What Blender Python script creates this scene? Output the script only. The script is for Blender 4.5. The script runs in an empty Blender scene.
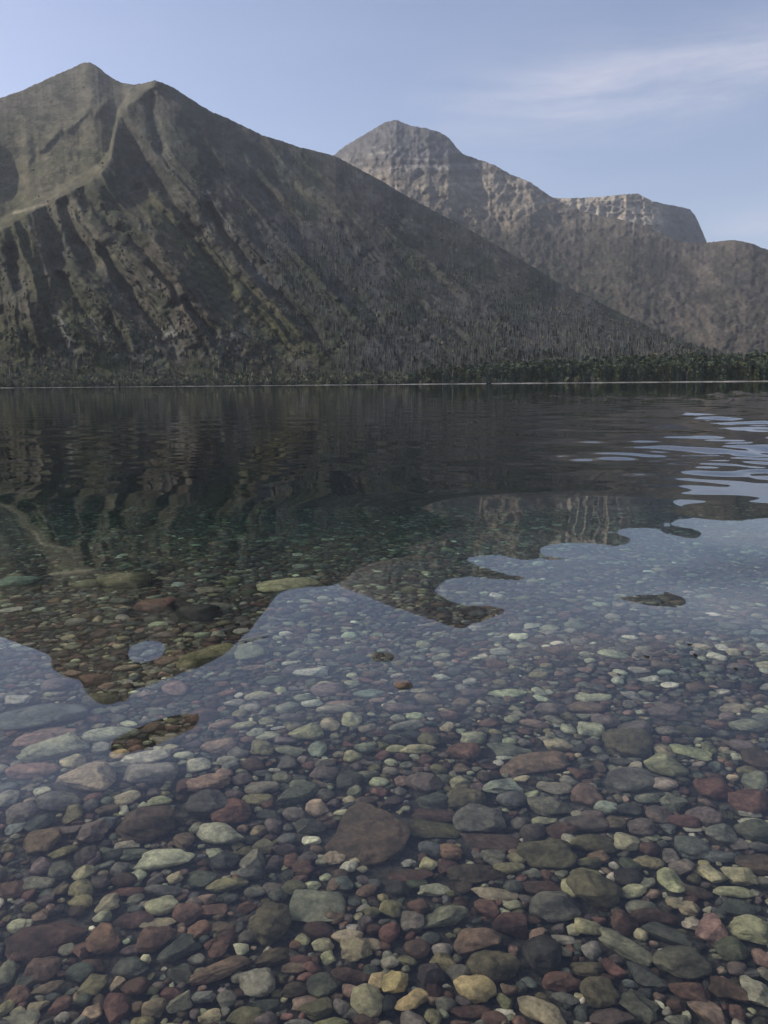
import bpy, bmesh, math, random
import numpy as np
from mathutils import Matrix, Vector

rng = np.random.default_rng(7)
R = math.radians
scene = bpy.context.scene
COL = scene.collection

# ------------------------------------------------------------------ camera
W, Hh = 768, 1024
F = 803.0
CAM_H = 1.0
PITCH = R(9.06)
ROLL = R(-0.5)
cd = bpy.data.cameras.new('camera')
cam = bpy.data.objects.new('camera', cd)
COL.objects.link(cam)
cd.sensor_fit = 'VERTICAL'
cd.angle = 2 * math.atan(512 / F)
cd.clip_start = 0.02
cd.clip_end = 60000
CAMROT = Matrix.Rotation(math.pi / 2 - PITCH, 3, 'X') @ Matrix.Rotation(ROLL, 3, 'Z')
cam.matrix_world = Matrix.Translation((0, 0, CAM_H)) @ CAMROT.to_4x4()
scene.camera = cam
RM = np.array(CAMROT)


def pdir(px, py):
    """unit direction in the world of a point of the view"""
    px, py = np.broadcast_arrays(np.asarray(px, float), np.asarray(py, float))
    d = np.stack([(px - 384) / F, (512 - py) / F, -np.ones_like(px)], -1)
    d = d @ RM.T
    return d / np.linalg.norm(d, axis=-1, keepdims=True)


def azel(px, py):
    d = pdir(px, py)
    return np.arctan2(d[..., 0], d[..., 1]), np.arcsin(d[..., 2])


def to_px(az, el):
    d = np.stack([np.sin(az) * np.cos(el), np.cos(az) * np.cos(el), np.sin(el)], -1) @ RM
    z = np.maximum(-d[..., 2], 1e-3)
    return 384 + F * d[..., 0] / z, 512 - F * d[..., 1] / z


# ------------------------------------------------------------------ helpers
def tag(o, label=None, cat=None, group=None, kind=None):
    if label: o['label'] = label
    if cat: o['category'] = cat
    if group: o['group'] = group
    if kind: o['kind'] = kind
    return o


def new_mesh(name, V, faces, mat=None, parent=None, smooth=True, col=None, colname='Col'):
    """faces: int array (n,3) or (n,4), or a list of such arrays"""
    me = bpy.data.meshes.new(name)
    fl = faces if isinstance(faces, list) else [faces]
    V = np.ascontiguousarray(V, np.float32)
    me.vertices.add(len(V))
    me.vertices.foreach_set('co', V.ravel())
    nl = sum(f.size for f in fl)
    npoly = sum(len(f) for f in fl)
    me.loops.add(nl)
    me.loops.foreach_set('vertex_index', np.concatenate([f.ravel() for f in fl]).astype(np.int32))
    me.polygons.add(npoly)
    tot = np.concatenate([np.full(len(f), f.shape[1]) for f in fl])
    st = np.concatenate([[0], np.cumsum(tot)[:-1]]).astype(np.int32)
    me.polygons.foreach_set('loop_start', st)
    me.polygons.foreach_set('use_smooth', np.full(npoly, smooth))
    me.update(calc_edges=True)
    me.validate()
    if col is not None:
        a = me.attributes.new(colname, 'FLOAT_COLOR', 'POINT')
        c4 = np.ones((len(V), 4), np.float32)
        c4[:, :3] = col
        a.data.foreach_set('color', c4.ravel())
    if mat: me.materials.append(mat)
    o = bpy.data.objects.new(name, me)
    COL.objects.link(o)
    if parent: o.parent = parent
    return o


def grid_faces(nr, nc):
    i = np.arange(nr * nc).reshape(nr, nc)
    return np.stack([i[:-1, :-1], i[:-1, 1:], i[1:, 1:], i[1:, :-1]], -1).reshape(-1, 4)


_lat = np.random.default_rng(3).random((256, 256))


def vnoise(x, y):
    xi, yi = np.floor(x), np.floor(y)
    fx, fy = x - xi, y - yi
    fx = fx * fx * fx * (fx * (fx * 6 - 15) + 10)
    fy = fy * fy * fy * (fy * (fy * 6 - 15) + 10)
    x0, y0 = xi.astype(int) & 255, yi.astype(int) & 255
    x1, y1 = (x0 + 1) & 255, (y0 + 1) & 255
    return ((_lat[x0, y0] * (1 - fx) + _lat[x1, y0] * fx) * (1 - fy)
            + (_lat[x0, y1] * (1 - fx) + _lat[x1, y1] * fx) * fy)


def fbm(x, y, o=4, g=0.5):
    s = 0; a = 1.0; t = 0
    for k in range(o):
        s = s + a * vnoise(x + 17.3 * k, y + 9.1 * k)
        t += a; a *= g
        x, y = 1.63 * x - 1.18 * y, 1.18 * x + 1.63 * y
    return s / t


def sstep(a, b, x):
    t = np.clip((x - a) / (b - a), 0, 1)
    return t * t * (3 - 2 * t)


def seg_mask(px, py, segs):
    """0..1 mask of strokes: each (x0,y0,x1,y1,halfwidth)"""
    m = np.zeros(np.shape(px))
    for x0, y0, x1, y1, w in segs:
        dx, dy = x1 - x0, y1 - y0
        t = np.clip(((px - x0) * dx + (py - y0) * dy) / (dx * dx + dy * dy + 1e-9), 0, 1)
        d = np.hypot(px - x0 - t * dx, py - y0 - t * dy)
        m = np.maximum(m, np.exp(-(d / w) ** 2))
    return m


# ------------------------------------------------------------------ materials
class NT:
    def __init__(s, name):
        s.m = bpy.data.materials.new(name); s.m.use_nodes = True
        s.t = s.m.node_tree; s.t.nodes.clear()
        s.out = s.n('ShaderNodeOutputMaterial')
    def n(s, typ, **kw):
        nd = s.t.nodes.new(typ)
        for k, v in kw.items():
            if k in nd.inputs and not hasattr(nd, k): nd.inputs[k].default_value = v
            else: setattr(nd, k, v)
        return nd
    def l(s, a, b): s.t.links.new(a, b)
    def noise(s, scale, detail=4, rough=0.55, vec=None, dist=0):
        nd = s.n('ShaderNodeTexNoise')
        nd.inputs['Scale'].default_value = scale; nd.inputs['Detail'].default_value = detail
        nd.inputs['Roughness'].default_value = rough; nd.inputs['Distortion'].default_value = dist
        if vec: s.l(vec, nd.inputs['Vector'])
        return nd.outputs['Fac']
    def ramp(s, fac, pts):
        nd = s.n('ShaderNodeValToRGB'); e = nd.color_ramp.elements
        while len(e) < len(pts): e.new(0.5)
        for k, (p, c) in enumerate(pts):
            e[k].position = p; e[k].color = (*c, 1) if len(c) == 3 else c
        s.l(fac, nd.inputs['Fac']); return nd.outputs['Color']
    def mix(s, a, b, fac, mode='MIX'):
        nd = s.n('ShaderNodeMix', data_type='RGBA', blend_type=mode)
        for v, k in ((a, 6), (b, 7)):
            if isinstance(v, tuple): nd.inputs[k].default_value = (*v, 1)
            else: s.l(v, nd.inputs[k])
        if isinstance(fac, (int, float)): nd.inputs[0].default_value = fac
        else: s.l(fac, nd.inputs[0])
        return nd.outputs[2]
    def math(s, op, a, b=None, clamp=False):
        nd = s.n('ShaderNodeMath', operation=op, use_clamp=clamp)
        for k, v in enumerate((a, b)):
            if v is None: continue
            if isinstance(v, (int, float)): nd.inputs[k].default_value = v
            else: s.l(v, nd.inputs[k])
        return nd.outputs[0]


def attr_material(name, rough, scales, lo=0.72, hi=1.28, bump=None, spec=0.3):
    """the mesh's own colour, mottled by noise at several scales"""
    m = NT(name)
    c = m.n('ShaderNodeAttribute', attribute_name='Col').outputs['Color']
    pos = m.n('ShaderNodeNewGeometry').outputs['Position']
    for sc in scales:
        v = m.ramp(m.noise(sc, 5, 0.6, pos), [(0.3, (lo,) * 3), (0.7, (hi,) * 3)])
        c = m.mix(c, v, 1.0, 'MULTIPLY')
    b = m.n('ShaderNodeBsdfPrincipled')
    b.inputs['Roughness'].default_value = rough
    b.inputs['Specular IOR Level'].default_value = spec
    m.l(c, b.inputs['Base Color'])
    if bump:
        bn = m.n('ShaderNodeBump'); bn.inputs['Strength'].default_value = bump[1]
        bn.inputs['Distance'].default_value = bump[2]
        m.l(m.noise(bump[0], 6, 0.6, pos), bn.inputs['Height']); m.l(bn.outputs[0], b.inputs['Normal'])
    m.l(b.outputs[0], m.out.inputs['Surface'])
    return m


def stone_material():
    m = NT('wet_stone')
    c = m.n('ShaderNodeAttribute', attribute_name='Col').outputs['Color']
    pos = m.n('ShaderNodeNewGeometry').outputs['Position']
    c = m.mix(c, m.ramp(m.noise(22, 4, 0.6, pos, 0.6), [(0.3, (0.48, 0.50, 0.52)), (0.7, (1.5, 1.45, 1.34))]), 1.0, 'MULTIPLY')
    c = m.mix(c, m.ramp(m.noise(85, 4, 0.7, pos), [(0.3, (0.62, 0.62, 0.60)), (0.72, (1.42, 1.40, 1.36))]), 1.0, 'MULTIPLY')
    # fine mineral specks
    vo = m.n('ShaderNodeTexVoronoi'); vo.inputs['Scale'].default_value = 420
    m.l(pos, vo.inputs['Vector'])
    sp = m.ramp(vo.outputs['Distance'], [(0.0, (1, 1, 1)), (0.28, (0, 0, 0))])
    c = m.mix(c, (0.30, 0.29, 0.25), m.math('MULTIPLY', m.n('ShaderNodeRGBToBW').outputs[0] if False else sp, 0.16))
    # olive-brown film of algae and silt in blotches
    al = m.ramp(m.noise(9, 5, 0.65, pos, 0.4), [(0.48, (0, 0, 0)), (0.72, (1, 1, 1))])
    c = m.mix(c, (0.085, 0.078, 0.048), m.math('MULTIPLY', al, 0.35))
    b = m.n('ShaderNodeBsdfPrincipled')
    b.inputs['Roughness'].default_value = 0.7
    b.inputs['Specular IOR Level'].default_value = 0.12
    m.l(c, b.inputs['Base Color'])
    bn = m.n('ShaderNodeBump'); bn.inputs['Strength'].default_value = 0.8; bn.inputs['Distance'].default_value = 0.004
    m.l(m.noise(130, 6, 0.65, pos), bn.inputs['Height']); m.l(bn.outputs[0], b.inputs['Normal'])
    m.l(b.outputs[0], m.out.inputs['Surface'])
    return m.m


MAT_STONE = stone_material()
MAT_NEAR = attr_material('mountain_brush', 0.95, (0.012, 0.05, 0.16), 0.70, 1.30, (0.06, 0.9, 6.0), 0.05).m
MAT_FAR = attr_material('mountain_rock', 0.95, (0.006, 0.03, 0.09), 0.74, 1.26, (0.03, 0.9, 12.0), 0.05).m
MAT_TREE = attr_material('conifer_needles', 0.9, (0.15,), 0.7, 1.3, None, 0.1).m
MAT_WOOD = attr_material('bleached_wood', 0.9, (0.2,), 0.75, 1.25, None, 0.1).m
MAT_BED = attr_material('bed_gravel', 0.9, (9, 40, 130), 0.6, 1.4, (90, 0.8, 0.006), 0.1).m
MAT_PAINT = attr_material('weathered_paint', 0.6, (2.0,), 0.85, 1.1).m

# ------------------------------------------------------------------ terrain
R0 = 1250.0


def crest(pts):
    a = np.array(pts, float)
    az, el = azel(a[:, 0], a[:, 1])
    o = np.argsort(az)
    return az[o], el[o]


NEAR = crest([(-420, 260), (-300, 225), (-200, 180), (-120, 140), (-60, 118), (-20, 104), (0, 98), (20, 91), (45, 80), (60, 73),
              (72, 68), (82, 63), (90, 62), (97, 66), (104, 72), (112, 78), (122, 83), (135, 84.5), (146, 83), (155, 80), (163, 83), (172, 87),
              (182, 93), (200, 105), (212, 112), (225, 117), (250, 129), (262, 135), (275, 139), (300, 147), (320, 152), (335, 156), (350, 164),
              (380, 180), (410, 198), (440, 214), (470, 230), (500, 247), (530, 265), (555, 281), (590, 297), (612, 309), (640, 322), (670, 337),
              (700, 347), (740, 354), (790, 358), (900, 362), (1100, 366)])
BACK = crest([(150, 250), (250, 205), (300, 178), (330, 158), (345, 146), (360, 137), (375, 128), (386, 122), (396, 119.5), (404, 123), (412, 126),
              (425, 128), (440, 132), (449, 138), (456, 147), (463, 154), (480, 160), (495, 165), (510, 174), (530, 182), (540, 189), (550, 196),
              (565, 204), (585, 212), (605, 217), (630, 221), (648, 227), (662, 234), (682, 242), (705, 243), (720, 241), (735, 240), (750, 243), (768, 250),
              (800, 262), (850, 280), (920, 295), (1100, 310)])
MESA = crest([(430, 240), (480, 212), (520, 202), (550, 198), (575, 198), (600, 197), (618, 195), (637, 193), (644, 197), (652, 201), (663, 203.5), (676, 206),
              (690, 209), (695, 215), (700, 226), (707, 243), (720, 258), (760, 285), (850, 315), (950, 325)])


def sil(az):
    return np.maximum.reduce([np.interp(az, *c, left=R(2), right=R(1)) for c in (NEAR, BACK, MESA)])


def sheet(cr, az0, az1, ncol, nrow, r0fun, rrfun, disp, colour, name, mat, foot, jag):
    """one mountain: rises from its foot to its crest, falls away behind. The crest's outline and the distances are its own."""
    az = np.linspace(az0, az1, ncol)
    er = np.interp(az, *cr)
    jg = R(jag) * (fbm(az * 420, az * 0 + 3.3, 4, 0.65) - 0.5) * 2 * np.minimum(1, er / R(3))
    rr = rrfun(az); r0 = r0fun(az)
    t = np.linspace(0, 1, nrow)[:, None]
    e0 = np.arctan2(foot - CAM_H, r0)
    el = e0 + (er - e0) * t + jg * t ** 40
    zr = rr * np.tan(er + np.abs(jg))
    m = zr / np.maximum(rr - r0, 50)
    r = r0 / (1 - np.tan(np.maximum(el, 1e-5)) / m * (1 - 1e-9))
    A = np.broadcast_to(az, el.shape)
    px, py = to_px(A, el)
    r = r + disp(px, py, t + 0 * A, A)
    z = CAM_H + r * np.tan(el)
    P = np.stack([r * np.sin(A), r * np.cos(A), z], -1)
    C = colour(px, py, t + 0 * A, P)
    # rows in front (beach, under water) and behind
    pre, prec = [], []
    if foot < 20:
        rb = np.hypot(P[0, :, 0], P[0, :, 1])
        wob = 6 * (fbm(az * 60, az * 0 + 1.7, 3) - 0.5)
        hi = (0.15 + 0.55 * fbm(az * 90, az * 0 + 8.1, 4)) + (0.1 + 0.9 * fbm(az * 70, az * 0 + 2.1, 4)) * sstep(-0.06, 0.10, az)
        for rad, zz, c in ((R0 - 20 + wob, -4 + 0 * az, (0.16, 0.16, 0.15)), (R0 + wob, 0 * az, (0.20, 0.20, 0.19)), (R0 + 3 + wob, hi * 0.45, (0.17, 0.165, 0.155)),
                           (R0 + 11 + wob, hi, (0.21, 0.205, 0.19)), (R0 + 16 + wob, hi + 0.1, (0.09, 0.09, 0.06))):
            pre.append(np.stack([rad * np.sin(az), rad * np.cos(az), zz], -1)); prec.append(np.tile(c, (ncol, 1)))
    post, postc = [], []
    for dr, k in ((40, .985), (260, .86), (900, .4), (1700, -0.05)):
        rl = np.hypot(P[-1, :, 0], P[-1, :, 1]) + dr
        post.append(np.stack([rl * np.sin(az), rl * np.cos(az), P[-1, :, 2] * k], -1)); postc.append(C[-1])
    allP = np.concatenate([np.array(pre).reshape(-1, ncol, 3), P, np.array(post)], 0)
    allC = np.concatenate([np.array(prec).reshape(-1, ncol, 3), C, np.array(postc)], 0)
    o = new_mesh(name, allP.reshape(-1, 3), grid_faces(allP.shape[0], ncol), mat, col=allC.reshape(-1, 3))
    return o, P, px, py, C


def lerp3(a, b, f):
    return np.asarray(a) * (1 - f[..., None]) + np.asarray(b) * f[..., None]


def pxaz(x): return azel(x, 300.0)[0]


# --- near mountain
def near_r0(az): return np.full_like(az, R0 + 40)


_nx = np.array([-420, -100, 0, 90, 125, 155, 240, 335, 450, 560, 680, 800, 1100.])
_nr = np.array([2500, 3050, 3250, 3700, 3500, 3250, 3350, 3450, 3350, 3050, 2500, 2100, 1900.])


def near_rr(az): return np.interp(az, pxaz(_nx), _nr)


def shoulder_y(px):
    return np.interp(px, [-300, -60, 0, 25, 50, 80, 100, 110, 114, 117, 128, 142, 155, 170], [330, 258, 226, 210, 198, 182, 170, 155, 135, 118, 100, 90, 80, 60])


GULLY = [(82, 190, 115, 228, 7), (115, 228, 145, 250, 7), (145, 250, 172, 285, 6), (172, 285, 178, 305, 4), (64, 205, 75, 238, 6), (75, 238, 95, 265, 8), (0, 312, 22, 330, 6), (22, 330, 45, 352, 5),
         (140, 308, 162, 332, 4), (11, 250, 20, 287, 6), (45, 205, 58, 262, 9), (137, 190, 192, 240, 6), (192, 240, 232, 290, 5), (207, 209, 237, 250, 6), (237, 250, 275, 290, 5), (275, 290, 300, 312, 4),
         (300, 312, 336, 362, 4), (250, 186, 312, 222, 9), (312, 222, 342, 248, 9), (342, 248, 377, 270, 7), (118, 118, 140, 160, 9), (140, 160, 170, 200, 7), (150, 100, 162, 150, 6), (170, 200, 200, 232, 5),
         (185, 120, 215, 165, 6), (215, 165, 250, 190, 6), (230, 130, 280, 180, 6), (280, 180, 330, 215, 6), (290, 160, 360, 205, 6), (360, 205, 420, 245, 7), (100, 250, 128, 290, 5), (128, 290, 140, 312, 4),
         (390, 250, 450, 290, 6), (430, 240, 500, 280, 6), (345, 180, 400, 220, 5), (60, 275, 85, 310, 5), (110, 320, 128, 350, 4), (185, 300, 215, 335, 4)]


def spur(px, py):
    """gullies and ribs that run down to the right, nearly upright at the far left"""
    wx = px + 9 * (fbm(px / 70, py / 70, 2) - 0.5) * 2 + 3 * (fbm(px / 18, py / 18, 3) - 0.5) * 2
    wy = py + 4 * (fbm(px / 18 + 31, py / 18, 3) - 0.5) * 2
    rid = lambda n: 1 - np.abs(2 * n - 1)

    def ribs(ang):
        a = wx * math.sin(ang) - wy * math.cos(ang); d = wx * math.cos(ang) + wy * math.sin(ang)
        n1 = rid(vnoise(a / 24 + 5, d / 240 + 2)); n2 = rid(vnoise(a / 11 + 40, d / 110 + 8)); n3 = rid(vnoise(a / 5 + 80, d / 45 + 3))
        n4 = rid(vnoise(a / 2.6 + 20, d / 24 + 6))
        n0 = rid(vnoise(a / 47 + 12, d / 420 + 5))
        return n0 * 1.5 + n1 * 1.0 + n2 * 0.42 + n3 * 0.24 + n4 * 0.10 - 1.6
    f = sstep(20, 90, px); f2 = sstep(300, 420, px)
    return (ribs(R(76)) * (1 - f) + ribs(R(49)) * f) * (1 - f2) + ribs(R(38)) * f2


def near_disp(px, py, t, A):
    foot = sstep(0.02, 0.3, t)
    sh = sstep(-6, 8, shoulder_y(px) - py) * sstep(175, 140, px)
    fade = (1 - 0.8 * sh) * (1 - 0.15 * sstep(330, 560, px))
    d = -88 * foot * fade * spur(px, py)
    wx = px + 3 * (fbm(px / 14 + 3, py / 14 + 50, 3) - 0.5) * 2; wy = py + 3 * (fbm(px / 14 + 33, py / 14 + 20, 3) - 0.5) * 2
    d = d + 110 * foot * (1 - sh) * (1 - 0.62 * sstep(215, 290, px) * sstep(300, 270, py)) * (1 - 0.5 * sstep(255, 300, py)) * seg_mask(wx, wy, GULLY)
    d = d + 22 * (fbm(px / 22 + 3, py / 22, 6, 0.6) - 0.5) * sstep(0, 0.2, t)
    d = d + 17 * (fbm(px / 6.5 + 3, py / 6.5, 2, 0.5) - 0.5) * sstep(0, 0.12, t)
    # the far peak stands behind the grassy shoulder; a hollow lies at its left
    d = d + 420 * sh
    hol = np.exp(-(((px - 10) / 24) ** 2 + ((py - 180) / 34) ** 2))
    d = d + 260 * hol * sh
    uu = wx - np.interp(wy, [70, 82, 92, 104, 120, 150, 175, 215], [158, 150, 134, 122, 114, 112, 108, 96])
    d = d + 150 * sstep(-2, 30, uu) * sstep(100, 30, uu) * sstep(76, 92, wy) * sstep(225, 175, wy)
    rock = seg_mask(wx, wy, [(27, 140, 29, 192, 5), (60, 128, 40, 150, 4), (88, 112, 66, 128, 4), (108, 100, 98, 112, 4)])
    return d - 45 * rock * sh


def near_col(px, py, t, P):
    n1 = fbm(px / 34 + 7, py / 34, 4); n2 = fbm(px / 12 + 51, py / 12, 3, 0.6); n3 = fbm(px / 4.4, py / 4.4, 2, 0.6)
    c = lerp3((0.125, 0.105, 0.084), (0.072, 0.074, 0.052), sstep(0.38, 0.6, n1))
    c = lerp3(c, (0.165, 0.155, 0.140), sstep(0.56, 0.74, n2) * 0.6)
    c = lerp3(c, (0.035, 0.045, 0.030), sstep(0.48, 0.82, fbm(px / 9 + 5, py / 7 + 77, 4)) * 0.5)
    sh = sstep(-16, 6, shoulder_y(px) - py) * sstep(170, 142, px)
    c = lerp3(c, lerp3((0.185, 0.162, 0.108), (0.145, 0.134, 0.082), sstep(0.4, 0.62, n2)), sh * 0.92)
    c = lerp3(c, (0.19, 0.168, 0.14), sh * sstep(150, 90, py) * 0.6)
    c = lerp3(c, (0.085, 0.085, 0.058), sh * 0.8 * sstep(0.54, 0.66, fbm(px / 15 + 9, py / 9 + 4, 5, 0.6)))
    green = seg_mask(px, py, [(20, 215, 38, 290, 13), (0, 330, 30, 372, 26), (60, 300, 110, 355, 22), (0, 236, 40, 226, 10), (150, 205, 235, 290, 14), (250, 310, 330, 360, 20)])
    c = lerp3(c, (0.088, 0.090, 0.042), green * 0.75)
    tan = seg_mask(px, py, [(228, 176, 232, 240, 4), (252, 186, 236, 246, 5), (160, 118, 172, 170, 5), (60, 200, 110, 262, 12), (180, 190, 230, 250, 8), (300, 190, 360, 225, 8), (236, 310, 246, 322, 7)])
    c = lerp3(c, (0.20, 0.175, 0.125), tan * 0.7 * (0.5 + n2))
    scree = seg_mask(px, py, [(90, 318, 118, 360, 4), (52, 300, 74, 352, 4), (135, 352, 160, 367, 8), (170, 335, 190, 365, 10), (205, 358, 232, 350, 12), (225, 350, 240, 334, 9), (296, 366, 315, 370, 7), (205, 190, 240, 246, 3),
                               (240, 250, 276, 296, 2.4), (276, 296, 314, 334, 2.2), (40, 226, 26, 228, 2)])
    c = lerp3(c, (0.215, 0.21, 0.205), np.clip(scree * 1.1, 0, 1) * sstep(0.2, 0.7, n3) * 0.7)
    burnt = burnt_mask(px, py)
    c = lerp3(c, lerp3((0.088, 0.084, 0.078), (0.066, 0.072, 0.048), sstep(0.42, 0.62, n1)), burnt * 0.8)
    low = sstep(0.16, 0.03, t)
    c = lerp3(c, lerp3((0.10, 0.105, 0.055), (0.075, 0.07, 0.05), sstep(0.42, 0.6, n2)), low * 0.8)
    dirt = seg_mask(px, py, [(14, 213, 46, 204, 1.6)])
    c = lerp3(c, (0.33, 0.29, 0.21), dirt)
    flank = 1 - 0.17 * sstep(0, 40, px - np.interp(py, [80, 120, 170, 260, 330], [150, 118, 112, 215, 300])) * (1 - 0.5 * burnt)  # right flank: its shade deepened in the colour, along with darker brush
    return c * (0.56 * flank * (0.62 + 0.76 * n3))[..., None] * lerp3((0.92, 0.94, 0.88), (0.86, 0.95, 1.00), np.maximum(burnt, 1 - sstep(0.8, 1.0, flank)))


def burnt_mask(px, py):
    line = np.interp(px, [200, 240, 276, 314, 340, 400], [150, 215, 290, 340, 380, 420])
    return sstep(-8, 18, line - py) * sstep(225, 255, px) * sstep(-4, 26, py - np.interp(px, [220, 335, 450, 560, 700], [195, 215, 262, 300, 350]))


NAZ0, NAZ1 = pxaz(-400.), pxaz(1090.)
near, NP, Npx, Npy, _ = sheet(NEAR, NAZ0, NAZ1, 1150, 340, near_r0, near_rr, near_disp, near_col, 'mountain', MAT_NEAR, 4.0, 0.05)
tag(near, 'steep dark brush covered mountain with diagonal gullies rising from the left shore', 'mountain', kind='structure')


# --- second mountain behind
def back_r0(az): return np.full_like(az, 2900.)


def back_rr(az): return np.interp(az, pxaz(np.array([150, 396, 463, 550, 640, 735, 900, 1100.])), [6800, 6600, 6300, 6000, 5600, 5200, 4700, 4500])


def back_disp(px, py, t, A):
    wx = px + 22 * (fbm(px / 40 + 9, py / 40, 3) - 0.5) * 2
    a = wx * 0.86 - py * 0.5 * np.where(px > 430, 1, -0.5)
    rid = lambda n: 1 - np.abs(2 * n - 1)
    s = rid(vnoise(a / 34 + 3, py / 150)) + 0.5 * rid(vnoise(a / 15 + 33, py / 90)) + 0.25 * rid(vnoise(a / 6 + 63, py / 50)) - 0.9
    d = -48 * s * sstep(0, 0.2, t) * (1 - 0.6 * sstep(195, 225, py))
    d = d + (150 - 70 * sstep(205, 240, py)) * (fbm(px / 24, py / 24 + 13, 5, 0.55) - 0.5) + 50 * (fbm(px / 5, py / 5 + 13, 2, 0.5) - 0.5)
    crag = 0
    for k_, (q_, a_) in enumerate(((20, 1), (9, .5), (4.2, .27))):
        crag = crag + a_ * np.abs(2 * fbm(px / q_ + 7 * k_, py / (q_ * 1.0) + 3 * k_, 2) - 1)
    d = d + 115 * (crag - 0.5) * sstep(262, 205, py)
    # horizontal rock bands of the upper cliffs
    zz = py + 0.06 * (px - 400) + 7 * (fbm(px / 34, py / 34 + 5, 4) - 0.5)
    up = sstep(235, 170, py)
    d = d + up * 12 * (np.abs(((zz / 7.5) % 1) - 0.5) * 2 - 0.5) + up * 8 * (np.abs(((zz / 3.1) % 1) - 0.5) * 2 - 0.5)
    # a spur that drops to the rounded hill at the right, its far side turned from the sun
    g = seg_mask(px, py, [(462, 156, 500, 230, 11), (640, 245, 700, 275, 14), (700, 250, 768, 290, 14)])
    return d + 130 * g


def back_col(px, py, t, P):
    n1 = fbm(px / 30 + 17, py / 30, 4); n2 = fbm(px / 10 + 11, py / 10, 4, 0.6); n3 = fbm(px / 4.2 + 9, py / 4.2, 2, 0.6)
    zz = py + 0.06 * (px - 400) + 7 * (fbm(px / 34, py / 34 + 5, 4) - 0.5)
    c = lerp3((0.235, 0.198, 0.152), (0.190, 0.164, 0.128), sstep(0.38, 0.62, n1))
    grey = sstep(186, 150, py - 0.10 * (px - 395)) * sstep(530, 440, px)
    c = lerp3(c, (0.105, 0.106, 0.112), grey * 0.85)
    band = vnoise(zz / 3.3 + 2, px / 260) * sstep(250, 180, py)
    c = c * (1 + 0.9 * (band - 0.5))[..., None]
    ledge = seg_mask(px, py + 3 * (n1 - 0.5), [(362, 154, 405, 152, 1.3), (395, 158, 436, 160, 1.3), (372, 147, 420, 147, 1.0), (405, 165, 440, 168, 1.2)])  # rock ledges, their sunlit lines put into the colour
    c = lerp3(c, (0.36, 0.33, 0.28), ledge * 0.7 * sstep(0.35, 0.6, n3))
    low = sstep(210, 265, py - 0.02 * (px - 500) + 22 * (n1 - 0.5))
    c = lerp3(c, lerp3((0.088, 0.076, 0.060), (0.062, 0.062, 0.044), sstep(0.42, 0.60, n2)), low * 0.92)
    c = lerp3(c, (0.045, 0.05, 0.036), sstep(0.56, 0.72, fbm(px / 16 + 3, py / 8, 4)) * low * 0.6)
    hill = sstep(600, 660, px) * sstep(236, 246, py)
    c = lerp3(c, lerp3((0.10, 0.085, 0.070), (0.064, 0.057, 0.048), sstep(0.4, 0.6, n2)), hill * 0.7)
    pale = seg_mask(px, py, [(525, 207, 556, 198, 2.5), (520, 212, 530, 206, 3)])
    c = lerp3(c, (0.34, 0.29, 0.22), pale * 0.8)
    return c * (0.80 * (0.66 + 0.68 * n3))[..., None]


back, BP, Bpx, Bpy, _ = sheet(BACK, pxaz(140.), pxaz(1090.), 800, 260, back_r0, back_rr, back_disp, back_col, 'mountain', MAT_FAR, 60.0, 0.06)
tag(back, 'bare banded rock peak behind the dark slope, running down to a rounded hill', 'mountain', kind='structure')


def mesa_disp(px, py, t, A):
    s = 1 - np.abs(2 * vnoise(px / 9 + 3, py / 60) - 1)
    d = -80 * s + 110 * (fbm(px / 16, py / 16 + 13, 5, 0.6) - 0.5)
    cr = np.abs(2 * fbm(px / 8, py / 6 + 4, 3) - 1)
    return d + 120 * (cr - 0.4) + 560 * sstep(660, 694, px + 6 * (vnoise(py / 5, px * 0) - 0.5)) + 120 * seg_mask(px, py, [(672, 214, 684, 240, 6)])


def mesa_col(px, py, t, P):
    n2 = fbm(px / 9 + 11, py / 9, 4, 0.6); n3 = fbm(px / 4.2 + 9, py / 4.2, 2, 0.6)
    c = lerp3((0.34, 0.285, 0.21), (0.26, 0.225, 0.18), sstep(0.4, 0.6, n2))  # tan rock, its sunlit top brightened in the colour
    c = lerp3(c, (0.100, 0.100, 0.102), sstep(655, 672, px + 4 * (n2 - 0.5)))  # grey cliff rock, its shaded face darkened in the colour
    c = c * (1 + 0.5 * (vnoise(py / 2.6, px / 200) - 0.5))[..., None]
    return c * (0.80 * (0.7 + 0.6 * n3))[..., None]


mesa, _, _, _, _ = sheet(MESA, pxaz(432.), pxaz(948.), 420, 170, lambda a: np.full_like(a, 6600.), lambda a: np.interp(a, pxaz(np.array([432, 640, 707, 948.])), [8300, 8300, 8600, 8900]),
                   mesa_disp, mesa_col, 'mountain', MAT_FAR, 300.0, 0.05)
tag(mesa, 'flat topped tan mountain ending in a sheer cliff, farthest of all', 'mountain', kind='structure')

# ------------------------------------------------------------------ lake bed
BED_Y = np.array([-1500, -200, -60, -8, -3, -1.3, 0, 1, 2, 3, 4, 5, 6, 7, 8.5, 10, 12, 16, 25, 60, 300, 1050, 1240, 2000.])
BED_Z = np.array([40, 12, 4, .55, .15, 0, -.06, -.10, -.14, -.21, -.36, -.66, -1.08, -1.6, -2.4, -3.3, -4.5, -5.5, -9, -18, -26, -20, -6, -6.])


def bed_z(x, y):
    return (np.interp(y + 0.05 * np.abs(x) ** 1.2 * np.where(x > 0, 1, -0.5), BED_Y, BED_Z)
            + 0.03 * (fbm(np.asarray(x) / 1.3 + 40, np.asarray(y) / 1.3 + 40, 3) - 0.5) * np.clip(np.asarray(y, float) + 4, 0, 8) / 4)


def sym_log(n, lo, hi):
    k = np.geomspace(lo, hi, n)
    return np.concatenate([-k[::-1], [0], k])


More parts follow.
